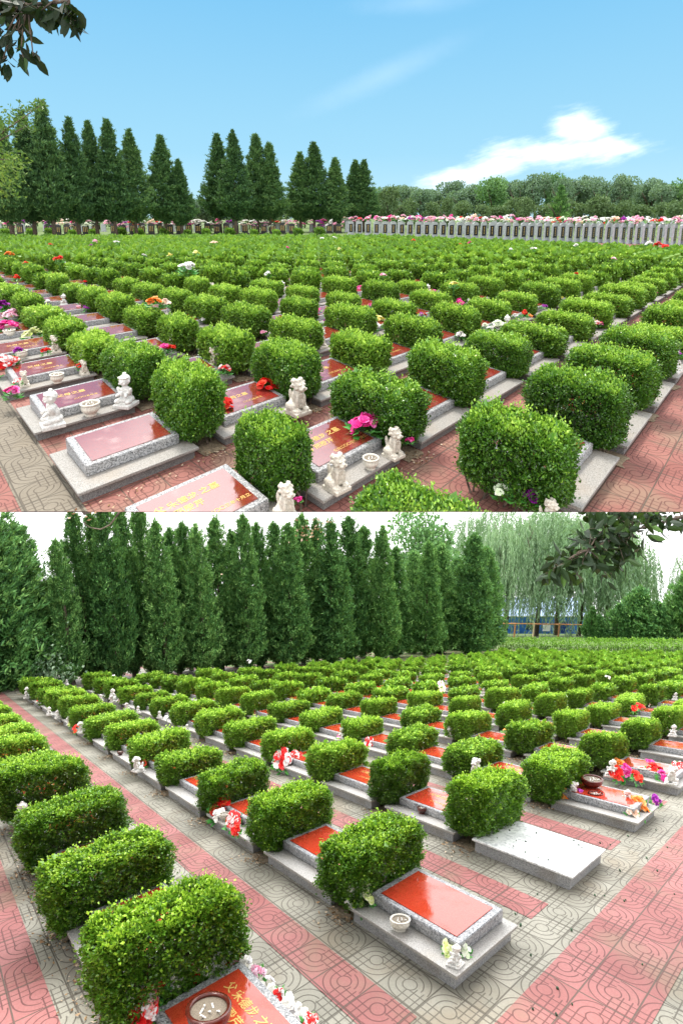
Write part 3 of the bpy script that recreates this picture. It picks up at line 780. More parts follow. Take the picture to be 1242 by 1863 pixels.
def bouquet(side, x, y, w, col, where, hz=None, leaf=True, stem=False, cut=False, small=False):
    hz = (.14 if side == 'A' else .18) if hz is None else hz
    p = PL[side].at(x, y + w*.25, hz); s = w/pxm(p)
    v = rnd.randrange(3); key = (side, col, v, small)
    if key not in BQ: BQ[key] = bouquet_mesh(col, v*7+hash(col) % 5*0+len(col), small)
    lk = (side, 'leaf', v, small)
    if lk not in BQ: BQ[lk] = bleaf_mesh(v+3, None, small)
    if (side, 'st') not in BQ: BQ[side, 'st'] = stalk(None)
    lab = '%s artificial flowers %s' % (CNAME[col], where)
    r = empty('bouquet', p - vec(0, 0, .25*s), lab, 'flowers', 'artificial flowers left on the tombs'); r.rotation_euler.z = 0
    ch = [put('blossoms', BQ[key], r, s=s, rz=rnd.uniform(0, 6.28))]
    if leaf: ch.append(put('leaves', BQ[lk], r, s=s, rz=rnd.uniform(0, 6.28)))
    if stem: ch.append(put('stalks', BQ[side, 'st'], r, s=s))
    if cut:
        for o in ch: clip_seam(o)
    return r
# upper cemetery
for k, x, y, h, lab in [('C', 97, 775, 70, 'white kneeling child statue at the left end of the second tomb by the left path'), ('C', 230, 738, 62, 'white kneeling child statue at the right end of the second tomb by the left path'),
        ('L', 45, 702, 32, 'small pale lion statue beside the flowers at the left frame edge'), ('L', 154, 681, 31, 'small pale lion statue at the right end of the third tomb by left path'),
        ('L', 101, 641, 36, 'pale lion statue beside a small red flower by the left path'), ('C', 315, 641, 34, 'small child statue beside yellow and pink flowers among the upper hedges'),
        ('L', 391, 674, 50, 'pale lion statue peering over the hedge left of centre'), ('L', 541, 751, 73, 'tall cream lion statue right of the red flowers in upper centre'),
        ('L', 612, 889, 76, 'cream lion statue at the front corner of the lettered centre tomb'), ('L', 715, 830, 62, 'cream lion statue between cream censer and hedge at upper centre'),
        ('L', 519, 943, 78, 'cream lion statue cut off at the terrace edge beside the lettered tomb'), ('L', 996, 955, 58, 'cream lion statue below purple flowers at the terrace edge'),
        ('C', 117, 558, 24, 'tiny white child statue far up the left hedge row'), ('C', 921, 604, 32, 'small white child statue beside white flowers right of centre'),
        ('C', 852, 560, 19, 'tiny white child statue beside magenta flowers'), ('L', 684, 548, 14, 'tiny pale lion statue beyond the centre hedges')]:
    statue('A', k, x, y, h, lab, cut=y > 930, rz=None if k == 'L' else (-.9 if x < 120 else -.2))
for x, y, w, lab in [(166, 755, 34, 'cream censer between the two child statues on the second left tomb'), (105, 696, 24, 'small cream censer on the third tomb by the left path'), (40, 652, 21, 'small cream censer on the fourth tomb by left frame edge'),
        (18, 614, 21, 'small cream censer beside yellow-green flowers at left frame edge'), (674, 852, 31, 'cream censer between two lion statues on the lettered centre tomb')]:
    censer('A', x, y, w, lab)
FA = [(4, 556, 26, 'purple', 'at the left frame edge behind pink ones'), (24, 570, 24, 'pink', 'near the left frame edge, middle clump'), (16, 592, 30, 'magenta', 'at the left frame edge above a censer'), (62, 607, 28, 'yellowgreen', 'on a tomb by the left path'),
      (84, 637, 18, 'red', 'between censer and lion statue by the left path'), (12, 660, 36, 'redwhite', 'at left frame edge beside the fourth tomb'), (22, 712, 24, 'magenta', 'lying with green leaves at the third left tomb'), (66, 590, 20, 'pink', 'behind yellow-green ones by left path'),
      (156, 560, 15, 'purple', 'in the gap of the second hedge column'), (146, 556, 13, 'pink', 'in the gap beside small purple ones'), (282, 548, 26, 'orange', 'on the hedge tops left of centre'), (299, 550, 22, 'peach', 'beside orange ones left of centre'), (300, 612, 22, 'yellow', 'beside the small child statue among hedges'),
      (299, 632, 22, 'magenta', 'below yellow ones beside the small child statue'), (411, 735, 30, 'red', 'at the corner of the near hedge'), (486, 699, 34, 'red', 'on the tomb left of the tall lion statue'), (574, 565, 22, 'magenta', 'clustered in the centre gap, back clump'), (560, 574, 18, 'pink', 'clustered in the centre gap, left clump'), (590, 585, 14, 'purple', 'clustered in the centre gap, front clump'),
      (480, 604, 14, 'pink', 'in the gap left of centre'), (512, 528, 14, 'pink', 'far in the gap left of the centre aisle'), (487, 497, 14, 'white', 'far up the field left of the centre aisle'), (655, 592, 18, 'red', 'at left of a cream wreath beyond centre'), (688, 580, 22, 'yellow', 'behind a cream wreath beyond centre'), (705, 585, 16, 'pink', 'at right of a cream wreath beyond centre'), (675, 590, 24, 'white', 'forming a wreath beyond centre'),
      (661, 768, 46, 'magenta', 'lying on the lettered centre tomb'), (616, 752, 22, 'pink', 'behind the lettered centre tomb'), (745, 800, 18, 'magenta', 'behind the right lion of the centre tomb'), (495, 882, 18, 'magenta', 'under the near hedge beside the cut-off tomb'), (542, 908, 18, 'magenta', 'beside the cut-off lion at terrace edge'),
      (968, 900, 36, 'purple', 'above the lion at the terrace edge'), (915, 892, 30, 'palegreen', 'with big leaves on the front right tomb'), (825, 516, 18, 'yellow', 'over the hedges right of centre'), (851, 520, 18, 'pink', 'beside yellow ones over the right hedges'), (835, 550, 20, 'magenta', 'beside a tiny statue right of centre'),
      (953, 570, 18, 'red', 'behind the third right hedge'), (962, 575, 12, 'orange', 'beside red ones behind the third right hedge'), (905, 592, 26, 'palegreen', 'beside the small child statue right of centre'), (893, 596, 18, 'white', 'left of pale green ones right of centre'), (787, 556, 22, 'palegreen', 'in the gap right of the centre aisle'), (764, 572, 12, 'purple', 'in the gap right of the centre aisle, lower clump'),
      (655, 523, 15, 'magenta', 'far right of the centre aisle'), (697, 500, 13, 'pink', 'far beyond the centre aisle on the right'), (1115, 470, 10, 'pink', 'far along the right hedge rows'), (340, 484, 26, 'white', 'over the far hedges at left'), (310, 464, 13, 'yellow', 'far left over the hedges, left clump'), (357, 460, 14, 'yellow', 'far left over the hedges, right clump'), (108, 470, 18, 'red', 'over the far left hedges'),
      (17, 462, 16, 'orange', 'at far left frame edge'), (47, 478, 10, 'red', 'far left below orange ones'), (30, 505, 16, 'red', 'in the far left gap between hedges'), (92, 444, 8, 'red', 'on the far left hedge line'), (173, 440, 12, 'pink', 'on the far hedge line below the left trees'), (165, 446, 8, 'purple', 'on the far hedge line beside pink ones'), (212, 440, 11, 'white', 'on the far hedge line below the left trees'),
      (262, 464, 9, 'white', 'far left like a small upright clump'), (389, 441, 13, 'peach', 'on the far hedge line near the tree gap'), (522, 451, 9, 'magenta', 'far in the field below the middle trees'), (585, 433, 8, 'white', 'at the far end of the left aisle'), (608, 432, 9, 'white', 'at the far end of the right aisle'), (616, 453, 9, 'yellow', 'along the far right aisle'),
      (752, 437, 9, 'red', 'far beyond near the grey stelae, small left clump'), (855, 442, 10, 'magenta', 'far below the grey stelae'), (837, 444, 7, 'red', 'far below the grey stelae, tiny clump'), (928, 453, 9, 'white', 'far field right, left clump'), (970, 452, 12, 'white', 'far field right, middle clump'), (1048, 446, 11, 'white', 'far field right, right clump'), (1180, 443, 16, 'white', 'at the right end of the stelae'), (1197, 446, 17, 'red', 'at the right end of the stelae, left clump'), (1210, 449, 14, 'red', 'at the right end of the stelae, right clump'), (1047, 498, 9, 'red', 'in the far right field')]
for x, y, w, c, lab in FA:
    far = y < 520
    bouquet('A', x, y, w*(1.45 if w > 22 else 1.15), c, lab, hz=.72 if far else (.26 if 760 < y < 775 else .62 if y in (548, 550) else .2), stem=far, cut=y > 885, small=w < 16)
# lower cemetery
for k, x, y, h, lab in [('L', 643, 1642, 48, 'white figure beside yellow-green flowers at left end of near tomb'), ('C', 828, 1756, 50, 'white figure between two yellow-green flowers at right end of near tomb'),
        ('L', 1042, 1452, 40, 'white figure behind purple flowers on the right-end tomb'), ('C', 1138, 1464, 34, 'white figure beside the orange flowers on right-end tomb'), ('C', 1111, 1413, 38, 'white kneeling figure left of the red flowers on a right tomb'), ('L', 1220, 1427, 44, 'white figure at the right frame edge beside red flowers'),
        ('L', 252, 1404, 36, 'white lion statue on path edge tomb at left'), ('L', 247, 1840, 48, 'pale lion head beside red flowers in the bottom left corner'), ('C', 1223, 1340, 26, 'small white figure beside orange flower at right frame edge'), ('C', 998, 1299, 16, 'tiny white figure among the middle right hedges'),
        ('C', 950, 1358, 18, 'tiny white figure behind the middle right hedge'), ('C', 501, 1388, 20, 'tiny white figure left of red and white flowers'), ('L', 372, 1335, 20, 'tiny white figure over the left hedges, nearest of its line'),
        ('C', 49, 1272, 17, 'tiny white figure on the left path edge, farthest of its line'), ('C', 91, 1302, 19, 'tiny white figure on the left path edge, second farthest'), ('C', 106, 1308, 19, 'tiny white figure on the left path edge, third farthest'), ('L', 128, 1320, 21, 'tiny white figure on the left path edge beside green leaves'), ('L', 150, 1334, 27, 'small white figure on the left path edge beside red flowers'),
        ('C', 122, 1246, 12, 'tiny white figure against the dark cypress foot'), ('C', 184, 1275, 14, 'tiny white figure in second line, far one'), ('L', 205, 1279, 18, 'tiny white figure in second line, second one'), ('L', 232, 1292, 17, 'tiny white figure in second line, third one'), ('C', 252, 1298, 16, 'tiny white figure in second line, fourth one'), ('C', 291, 1307, 16, 'tiny white figure in second line, fifth one'), ('C', 341, 1330, 15, 'tiny white figure in second line, last but one')]:
    statue('B', k, x, y, h, lab, hz=.173)
for x, y, w, c, lab, hz in [(727, 1692, 38, 'cream', 'white censer on the near tomb with blank red plaque', .173), (768, 1480, 20, 'brown', 'small brown censer on the tomb behind the near hedge', .173), (1075, 1432, 38, 'brown', 'large round brown pot with pale rim on the right-end tomb', .31), (1081, 1458, 27, 'brown', 'dark brown censer in front of the round pot', .173),
        (1170, 1410, 22, 'cream', 'white censer among red flowers on a right tomb', .173), (382, 1868, 82, 'brown', 'big glossy brown censer full of ash at bottom left', .31), (219, 1374, 11, 'brown', 'tiny brown censer by the left path', .173), (409, 1492, 21, 'cream', 'cream censer among red flowers by the centre path', .173)]:
    censer('B', x, y, w, lab, c, hz, .72 if w == 38 and c == 'brown' else .85 if w == 82 else 1.0)
FB = [(663, 1632, 34, 'yellowgreen', 'beside the figure at left end of near tomb'), (817, 1724, 24, 'yellowgreen', 'left of the figure at right end of near tomb'), (846, 1728, 22, 'palegreen', 'right of the figure at right end of near tomb'), (400, 1466, 36, 'red', 'behind the cream censer by the centre path'), (425, 1490, 28, 'redwhite', 'right of the cream censer by the centre path'),
      (398, 1480, 20, 'white', 'left of the cream censer by the centre path'), (430, 1510, 16, 'red', 'at the slab edge by the centre path'), (515, 1378, 34, 'redwhite', 'on a tomb behind the long centre hedge'), (537, 1378, 26, 'redwhite', 'on a tomb behind the long centre hedge, right clump'), (1127, 1392, 24, 'orange', 'right of the kneeling figure'), (1140, 1402, 22, 'magenta', 'left of the white censer'),
      (1192, 1402, 26, 'red', 'right of the white censer'), (1185, 1392, 20, 'magenta', 'behind the white censer'), (1205, 1412, 22, 'magenta', 'left of the edge figure'), (1122, 1405, 24, 'red', 'at left of the red row on a right tomb'), (1158, 1412, 18, 'red', 'left in front of the white censer'), (1240, 1400, 26, 'redwhite', 'at the right frame edge'), (1057, 1447, 20, 'purple', 'in front of the round brown pot'), (1124, 1462, 18, 'purple', 'left of the figure with green leaves'),
      (1163, 1462, 28, 'orange', 'at the slab corner of right-end tomb'), (1192, 1455, 18, 'purple', 'at the far corner of right-end tomb'), (1150, 1476, 20, 'peach', 'at the front edge of right-end tomb'), (1026, 1442, 20, 'orange', 'left of the white figure on right-end tomb'), (1040, 1385, 22, 'red', 'sticking out of the right hedge'), (924, 1347, 22, 'red', 'behind the middle right hedge'), (920, 1332, 14, 'orange', 'above red ones behind the middle right hedge'),
      (1153, 1288, 12, 'red', 'far right over the hedges, left clump'), (1164, 1284, 12, 'red', 'far right over the hedges, right clump'), (1236, 1322, 12, 'orange', 'at right frame edge beside a small figure'), (803, 1252, 12, 'peach', 'on the centre aisle'), (803, 1243, 12, 'pink', 'on the centre aisle, behind peach ones'), (672, 1350, 18, 'redwhite', 'behind the centre hedge'), (677, 1332, 12, 'yellow', 'over the centre hedge'), (138, 1325, 12, 'red', 'among the left path figures'), (132, 1316, 12, 'yellowgreen', 'among the left path figures, greenish clump'),
      (303, 1305, 8, 'white', 'over the left hedges'), (205, 1232, 8, 'white', 'over the far left hedges'), (453, 1203, 8, 'white', 'over the far hedges below the cypresses'), (1105, 1232, 8, 'white', 'over the far right hedges'),
      (262, 1838, 46, 'redwhite', 'beside the pale lion head at bottom left'), (284, 1808, 34, 'red', 'under the big near hedge'), (304, 1790, 26, 'white', 'in the garland, left end'), (326, 1785, 24, 'white', 'in the garland, second from left'), (352, 1772, 24, 'redwhite', 'in the garland, third from left'), (378, 1760, 24, 'white', 'in the garland below the hedge'), (402, 1750, 28, 'white', 'in the garland, top left'), (424, 1746, 28, 'redwhite', 'in the garland at its top'),
      (446, 1760, 26, 'white', 'in the garland, first down the right side'), (468, 1776, 26, 'pink', 'in the garland, second down the right side'), (488, 1796, 26, 'white', 'in the garland, third down the right side'), (506, 1812, 22, 'redwhite', 'in the garland, fourth down the right side'), (526, 1828, 26, 'white', 'in the garland, fifth down the right side'), (546, 1846, 26, 'white', 'in the garland, sixth down the right side'), (562, 1860, 24, 'redwhite', 'in the garland at its lower end')]
for x, y, w, c, lab in FB:
    far = y < 1340
    bouquet('B', x, y, w*(1.5 if y > 1740 else 1.3), c, lab, hz=.72 if far and y < 1310 else .45 if y in (1385,) else .24 if y > 1740 else .19, stem=far, leaf=c != 'white', small=w < 14)

def scattered():
    g = random.Random(77); used = []
    for side, lat, PU, PVv, L, pr in (('A', LAT_A, PUA, PVA, LA, .56), ('B', LAT_B, PUB, PVB, LB, .34)):
        for z, i, j, c, x, y in lat:
            if not (6.5 < z < 24) or g.random() > pr: continue
            if side == 'B' and i > -1 and j < 5: continue
            for q in range(g.choice((1, 1, 2))):
                u = i*PU + g.choice((.12, .95, .9, .5)) + g.uniform(-.05, .05); v = j*PVv + g.uniform(.08, .2)
                X, Y, Z = px(PL[side].uv(u, v, .2)); 
                col = g.choice(['pink', 'white', 'red', 'magenta', 'yellow', 'white', 'orange', 'redwhite', 'palegreen', 'purple'])
                row = ORD[j+2] if side == 'A' else ORD[j+1]; pos = ORD[i] + ' along' if side == 'A' else ORD[-i] + ' from right end,'
                bouquet(side, X, Y-4, g.uniform(.13, .24)*FN/Z, col, 'on %s field tomb, %s %s row%s' % ('upper' if side == 'A' else 'lower', pos, row, ', again' if q else ''), hz=.2, small=Z > 12)
            if g.random() < .5:
                u = i*PU + g.choice((.12, .98)); v = j*PVv+.11; X, Y, Z = px(PL[side].uv(u, v, .15))
                statue(side, g.choice('LC'), X, Y, g.uniform(.30, .42)*FN/Z, 'pale statue on %s field tomb, %s %s row' % ('upper' if side == 'A' else 'lower', pos, row))
scattered()
# ------------------------------------------------------------------ litter
def litter(name, spots, mats, L, label, z=.01, side='B'):
    V, F, T = [], [], []; off = 0; g = np.random.default_rng(5)
    for (u, v, su, sv, n) in spots:
        pu = g.normal(u, su, n); pv = g.normal(v, sv, n); o = PL[side].uv(0, 0); M = AX[side]
        P = np.stack([pu, pv, z+g.uniform(0, .012, n)], 1)@M + o
        th = g.uniform(0, 6.28, n); D = unit(np.stack([np.cos(th), np.sin(th), g.uniform(-.1, .4, n)], 1)@SM[side]); U = unit(np.cross(D, np.cross(SM[side][0], SM[side][1])+g.normal(0, .3, (n, 3))))
        l = L*g.uniform(.5, 1.3, n); v_, f_ = leaves(P, D, U, l, l*.55, g, .2); V.append(v_); F.append(f_+off); off += len(v_); T.append(g.random(n))
    tag(put(name, mesh_np(name, np.concatenate(V), np.concatenate(F), mats, np.concatenate(T))), label, 'litter', kind='stuff')
M_dead = leaf_mat('dead_leaf', (.12, .05, .02), (.34, .22, .12), (.62, .52, .40), .8, .1, .2)
spB = [(i*PUB-.12, j*PVB-.06, .10, .08, 60) for i in range(-8, 1) for j in range(-1, 5)] + [(-.6, -1.95, .5, .06, 90), (-1.9, -1.95, .5, .07, 120), (-3.2, -1.95, .5, .07, 90)]
litter('leaf_litter', spB, M_dead, .035, 'dry brown leaves and chips lying along the lower path edges')
spA = [(i*PUA-.14, j*PVA-.08, .12, .06, 40) for i in range(1, 6) for j in range(-1, 4)] + [(u, -1.53-.08, .5, .05, 30) for u in (2, 3.4, 5, 6.5)] + [(.6, -.1, .4, .06, 60)]
litter('leaf_litter', [q for q in spA], M_dead, .032, 'dry brown leaves lying between the upper tombs and hedges', side='A')
def fruits():
    g = random.Random(8); mb = MB(); o = PB.uv(0, 0)
    for k in range(55):
        u = g.uniform(.9, 2.6); v = g.uniform(-.4, 5.5)
        if u < LB+.05 and (v % PVB) < WB+.03: continue
        p = PB.uv(u, v, .014); s = g.uniform(.006, .011)
        mb.ell(tuple(p), (s*1.3, s, s), (0, 0, g.uniform(0, 3)), 1)
    for k in range(14):
        u = g.uniform(.1, 1.0); v = PVB+g.uniform(.05, .8); p = PB.uv(u, v, .2); s = g.uniform(.004, .009); mb.ell(tuple(p), (s*1.3, s, s), (0, 0, 0), 1)
    tag(put('fallen_fruit', mb.mesh('fallen_fruit', plain('green_fruit', (.03, .09, .03), .5, nz=.7, nsc=3), smooth=True)), 'small dark green fallen fruit scattered on the lower right pavers', 'fruit', kind='stuff')
fruits()
def soil_patches():
    for side, PU, PVv, W, rng_i, rng_j in (('A', PUA, PVA, WA, range(1, 14), range(-2, 10)), ('B', PUB, PVB, WB, range(-14, 1), range(-1, 10))):
        me = bpy.data.meshes.new('soil'); V, F = [], []; g = random.Random(2)
        for i in rng_i:
            for j in rng_j:
                c = [(i*PU-.25, j*PVv-.02), (i*PU+.01, j*PVv-.03), (i*PU+.01, j*PVv+W+.03), (i*PU-.25, j*PVv+W+.03)]
                if min(PL[side].uv(*q)[1] for q in c) < (EDGE if side == 'A' else -9): continue
                n = 24; pts = []
                for k in range(n):
                    t = k/n*4; a = int(t); b = (a+1) % 4; f = t-a
                    pts.append((c[a][0]*(1-f)+c[b][0]*f+g.uniform(-.012, .012), c[a][1]*(1-f)+c[b][1]*f+g.uniform(-.03, .03)))
                F.append(list(range(len(V), len(V)+n))); V += [tuple(PL[side].uv(u, v, .009)) for u, v in pts]
        me.from_pydata(V, [], F); me.materials.append(M_soil); tag(put('soil', me), kind='structure')
soil_patches()

# ------------------------------------------------------------------ trees
def conifer_data(H, Rr, seed, nspray=1100, size=.34, z0=.1, power=.75):
    """upswept sprays on several leaders inside a narrow cone"""
    g = np.random.default_rng(seed)
    nb = max(60, nspray//9)
    bt = g.beta(1.0, 1.35, nb); ba = g.uniform(0, 6.28, nb); bl = g.uniform(.62, 1.22, nb)
    k = g.integers(0, nb, nspray); s_ = 1 - g.exponential(.22, nspray).clip(0, .85)
    prof = lambda q: np.minimum(1, (q+.03)/.16)**.8*(1-q)**power
    r = Rr*prof(bt[k])*bl[k]*s_ + .02*Rr
    t = (bt[k] + .085*s_**2*bl[k] + g.normal(0, .008, nspray)).clip(0, 1.0); ang = ba[k] + g.normal(0, .16, nspray)
    P = np.stack([r*np.cos(ang), r*np.sin(ang), z0+t*(H-z0)], 1)
    lead = g.random(nspray) < .07; P[lead, 2] = g.uniform(.6, 1.04, lead.sum())*H; P[lead, :2] *= (.06+.30*np.clip(1-P[lead, 2]/H, 0, 1))[:, None]
    out = np.stack([np.cos(ang), np.sin(ang), 0*ang], 1); prof = prof(t)
    ax = unit(out*g.uniform(.25, .75, nspray)[:, None] + np.array([0, 0, 1.0]) + g.normal(0, .18, (nspray, 3)))
    m = 7; P7 = np.repeat(P, m, 0); A7 = np.repeat(ax, m, 0); s = np.repeat(size*g.uniform(.6, 1.25, nspray)*(1-.35*t), m)
    D = unit(A7 + g.normal(0, .42, P7.shape)); U = unit(np.cross(D, g.normal(0, 1, P7.shape)))
    P7 = P7 + g.normal(0, 1, P7.shape)*(s*.25)[:, None]
    V, F = leaves(P7, D, U, s, s*.30, g, .1)
    tone = np.repeat(.42 + g.normal(0, .15, nspray) + np.repeat(0, nspray) + (bl[k]-.9)*.35, m) + g.normal(0, .14, len(P7))
    return V, F, np.clip(tone, 0, 1)
def trunk_mesh(H, r, seed, lean=0.0):
    g = random.Random(seed); mb = MB(); pts = [(0, 0, -.3)]; x = y = 0
    for k in range(1, 7): x += g.uniform(-.03, .03)*H*.1; y += g.uniform(-.03, .03)*H*.1; pts.append((x, y, H*k/6))
    mb.tube(pts, [r*1.25, r, r*.85, r*.7, r*.5, r*.3, r*.1], 8); return mb.mesh('trunk', M_bark, smooth=True)
def conifers():
    cr = {}
    for v in range(4):
        H = 10.0
        cr[v] = mesh_np('crown', *[q for q in conifer_data(H, 1.75, 31+v, 4200, .31, 1.35, .92)][:2], M_con, conifer_data(H, 1.75, 31+v, 4200, .31, 1.35, .92)[2])
    tr = trunk_mesh(9, .14, 3)
    lst = [(25, 237, 440, 56), (66, 228, 438, 54), (101, 213, 438, 60), (146, 237, 436, 50), (179, 243, 434, 48), (212, 241, 434, 56), (249, 256, 432, 52), (303, 264, 430, 52), (332, 303, 430, 40),
           (402, 262, 424, 50), (430, 257, 426, 48), (470, 262, 424, 48), (493, 276, 424, 48), (547, 291, 422, 46), (572, 275, 422, 52), (609, 299, 422, 42), (645, 303, 421, 40), (661, 303, 421, 42)]
    D = ['leftmost', 'second', 'third', 'fourth', 'fifth', 'sixth', 'seventh', 'eighth', 'ninth', 'tenth', 'eleventh', 'twelfth', 'thirteenth', 'fourteenth', 'fifteenth', 'sixteenth', 'seventeenth', 'rightmost']
    for n, (x, ty, by, w) in enumerate(lst):
        p = PA.at(x, by); k = pxm(p); H = (by-ty)/k/ .985
        r = empty('conifer_tree', p, 'dark pointed conifer behind the upper field, %s in the line' % D[n] + (' with shorter crown' if n == 8 else ''), 'tree', 'conifers behind the upper field')
        c = put('crown', cr[n % 4], r, rz=n*1.3); c.scale = (w/k/2/1.18, w/k/2/1.18, H/10)
        q = put('trunk', tr, r); q.scale = (1.3, 1.3, H/10)
conifers()
def cypress_wall():
    cr = {}
    for v in range(4):
        V, F, T = conifer_data(10, 1.55, 60+v, 5200, .26, .05, .62); cr[v] = mesh_np('crown', V, F, M_con2, T)
    tr = trunk_mesh(9, .12, 5)
    g = random.Random(31); lst = [(-25, 850, 104), (18, 895, 112), (62, 940, 86), (131, 966, 42)]
    tx = [165, 225, 300, 400, 500, 600, 640, 690, 740, 800, 880]; ty_ = [930, 900, 915, 925, 918, 925, 950, 935, 975, 970, 985]
    x = 164
    while x < 885:
        lst.append((x, float(np.interp(x, tx, ty_))+g.choice((-22, 0, 6, 16, 26)), g.uniform(40, 58))); x += g.uniform(21, 33)
    for n, (x, ty, w) in enumerate(lst):
        by = 1256 - x*.080 - (n % 3)*4
        p = PB.at(x, by); k = pxm(p); H = (by-ty)/k
        r = empty('cypress_tree', p, 'dense dark cypress in the tall screen behind the lower field, %s from the left' % ORD[n], 'tree', 'cypress screen behind the lower field')
        c = put('crown', cr[n % 4], r, rz=n*1.1); c.scale = (w/k/2/.98, w/k/2/.98, H/10)
        q = put('trunk', tr, r); q.scale = (1, 1, H/10)
    # scrubby light-leaved climber at the foot of the screen
    g = np.random.default_rng(2); p = PB.at(95, 1250)
    n = 900; P = np.stack([g.normal(0, .45, n), g.normal(-.2, .25, n), np.abs(g.normal(.6, .8, n))], 1); D = unit(g.normal(0, 1, (n, 3))+[0, -.4, .2]); U = unit(np.cross(D, g.normal(0, 1, (n, 3)))); L = g.uniform(.1, .2, n)
    V, F = leaves(P, D, U, L, L*.6, g); tag(put('climbing_shrub', mesh_np('climbing_shrub', V, F, M_wil, g.random(n)), None, p), 'pale leaved shrub scrambling at the foot of the cypress screen', 'shrub')
cypress_wall()
def blob_tree(seed, H, Rr, n, L, m, zb=.25, droop=False, lobes=9):
    g = np.random.default_rng(seed); Ps, T = [], []
    cs = [(g.uniform(-.55, .55)*Rr, g.uniform(-.55, .55)*Rr, H*g.uniform(zb+.15, .86), Rr*g.uniform(.35, .6)) for _ in range(lobes)] + [(0, 0, H*.8, Rr*.5)]
    for (a, b, c, r) in cs:
        k = n//len(cs); d = unit(g.normal(0, 1, (k, 3))); rad = r*(1-g.exponential(.16, k)).clip(.2, 1.15)
        Ps.append(np.array([a, b, c])+d*rad[:, None]*[1, 1, .8]); T.append(.45+.25*d[:, 2]*0+g.normal(0, .16, k)+g.uniform(-.14, .14))
    P = np.concatenate(Ps); T = np.concatenate(T); k = len(P)
    D = unit(g.normal(0, 1, (k, 3))+[0, 0, .2]); U = unit(np.cross(D, g.normal(0, 1, (k, 3)))); l = L*g.uniform(.6, 1.3, k)
    V, F = leaves(P, D, U, l, l*.7, g); return mesh_np('crown', V, F, m, np.clip(T, 0, 1))
def willow_mesh(seed, H, Rr, ns=420):
    g = np.random.default_rng(seed); P, D, L, T = [], [], [], []
    for s in range(ns):
        th = g.uniform(0, 6.28); rr = Rr*math.sqrt(g.random()); z = H*(.62+.36*math.sqrt(max(0, 1-(rr/Rr)**2))*g.uniform(.75, 1.0)); ln = g.uniform(.8, .40*H)*(.6+.4*math.sin(s*1.7)**2); tn = g.normal(.5, .15)
        lb = s % 6; z -= (0, .14, .05, .2, .1, .26)[lb]*H; rr *= .62; x, y = rr*math.cos(th)+Rr*.52*math.cos(lb*1.05+seed), rr*math.sin(th)+Rr*.52*math.sin(lb*1.05+seed); dx, dy = math.cos(th)*.12, math.sin(th)*.12; q = 0
        while q < ln:
            P.append((x+dx*q**.5*2, y+dy*q**.5*2, z-q)); D.append((dx*2+g.normal(0, .45), dy*2+g.normal(0, .45), -1)); L.append(g.uniform(.20, .34)); T.append(tn+g.normal(0, .1)); q += .13
    P = np.array(P); D = unit(np.array(D)); L = np.array(L); T = np.array(T); U = unit(np.cross(D, g.normal(0, 1, P.shape)))
    V, F = leaves(P, D, U, L, L*.26, g); return mesh_np('crown', V, F, M_wil, np.clip(T, 0, 1))
def branchy_trunk(H, r, seed, m=None):
    g = random.Random(seed); mb = MB(); mb.tube([(0, 0, -.4), (.03, 0, H*.25), (.1, .05, H*.45)], [r*1.2, r, r*.8], 8)
    for k in range(6):
        a = g.uniform(0, 6.28); s = g.uniform(.12, .3)*H
        mb.tube([(.08, .04, H*g.uniform(.2, .42)), (math.cos(a)*s*.5, math.sin(a)*s*.5, H*.58), (math.cos(a)*s, math.sin(a)*s, H*g.uniform(.7, .85))], [r*.5, r*.35, r*.12], 6)
    return mb.mesh('trunk', m or M_bark, smooth=True)
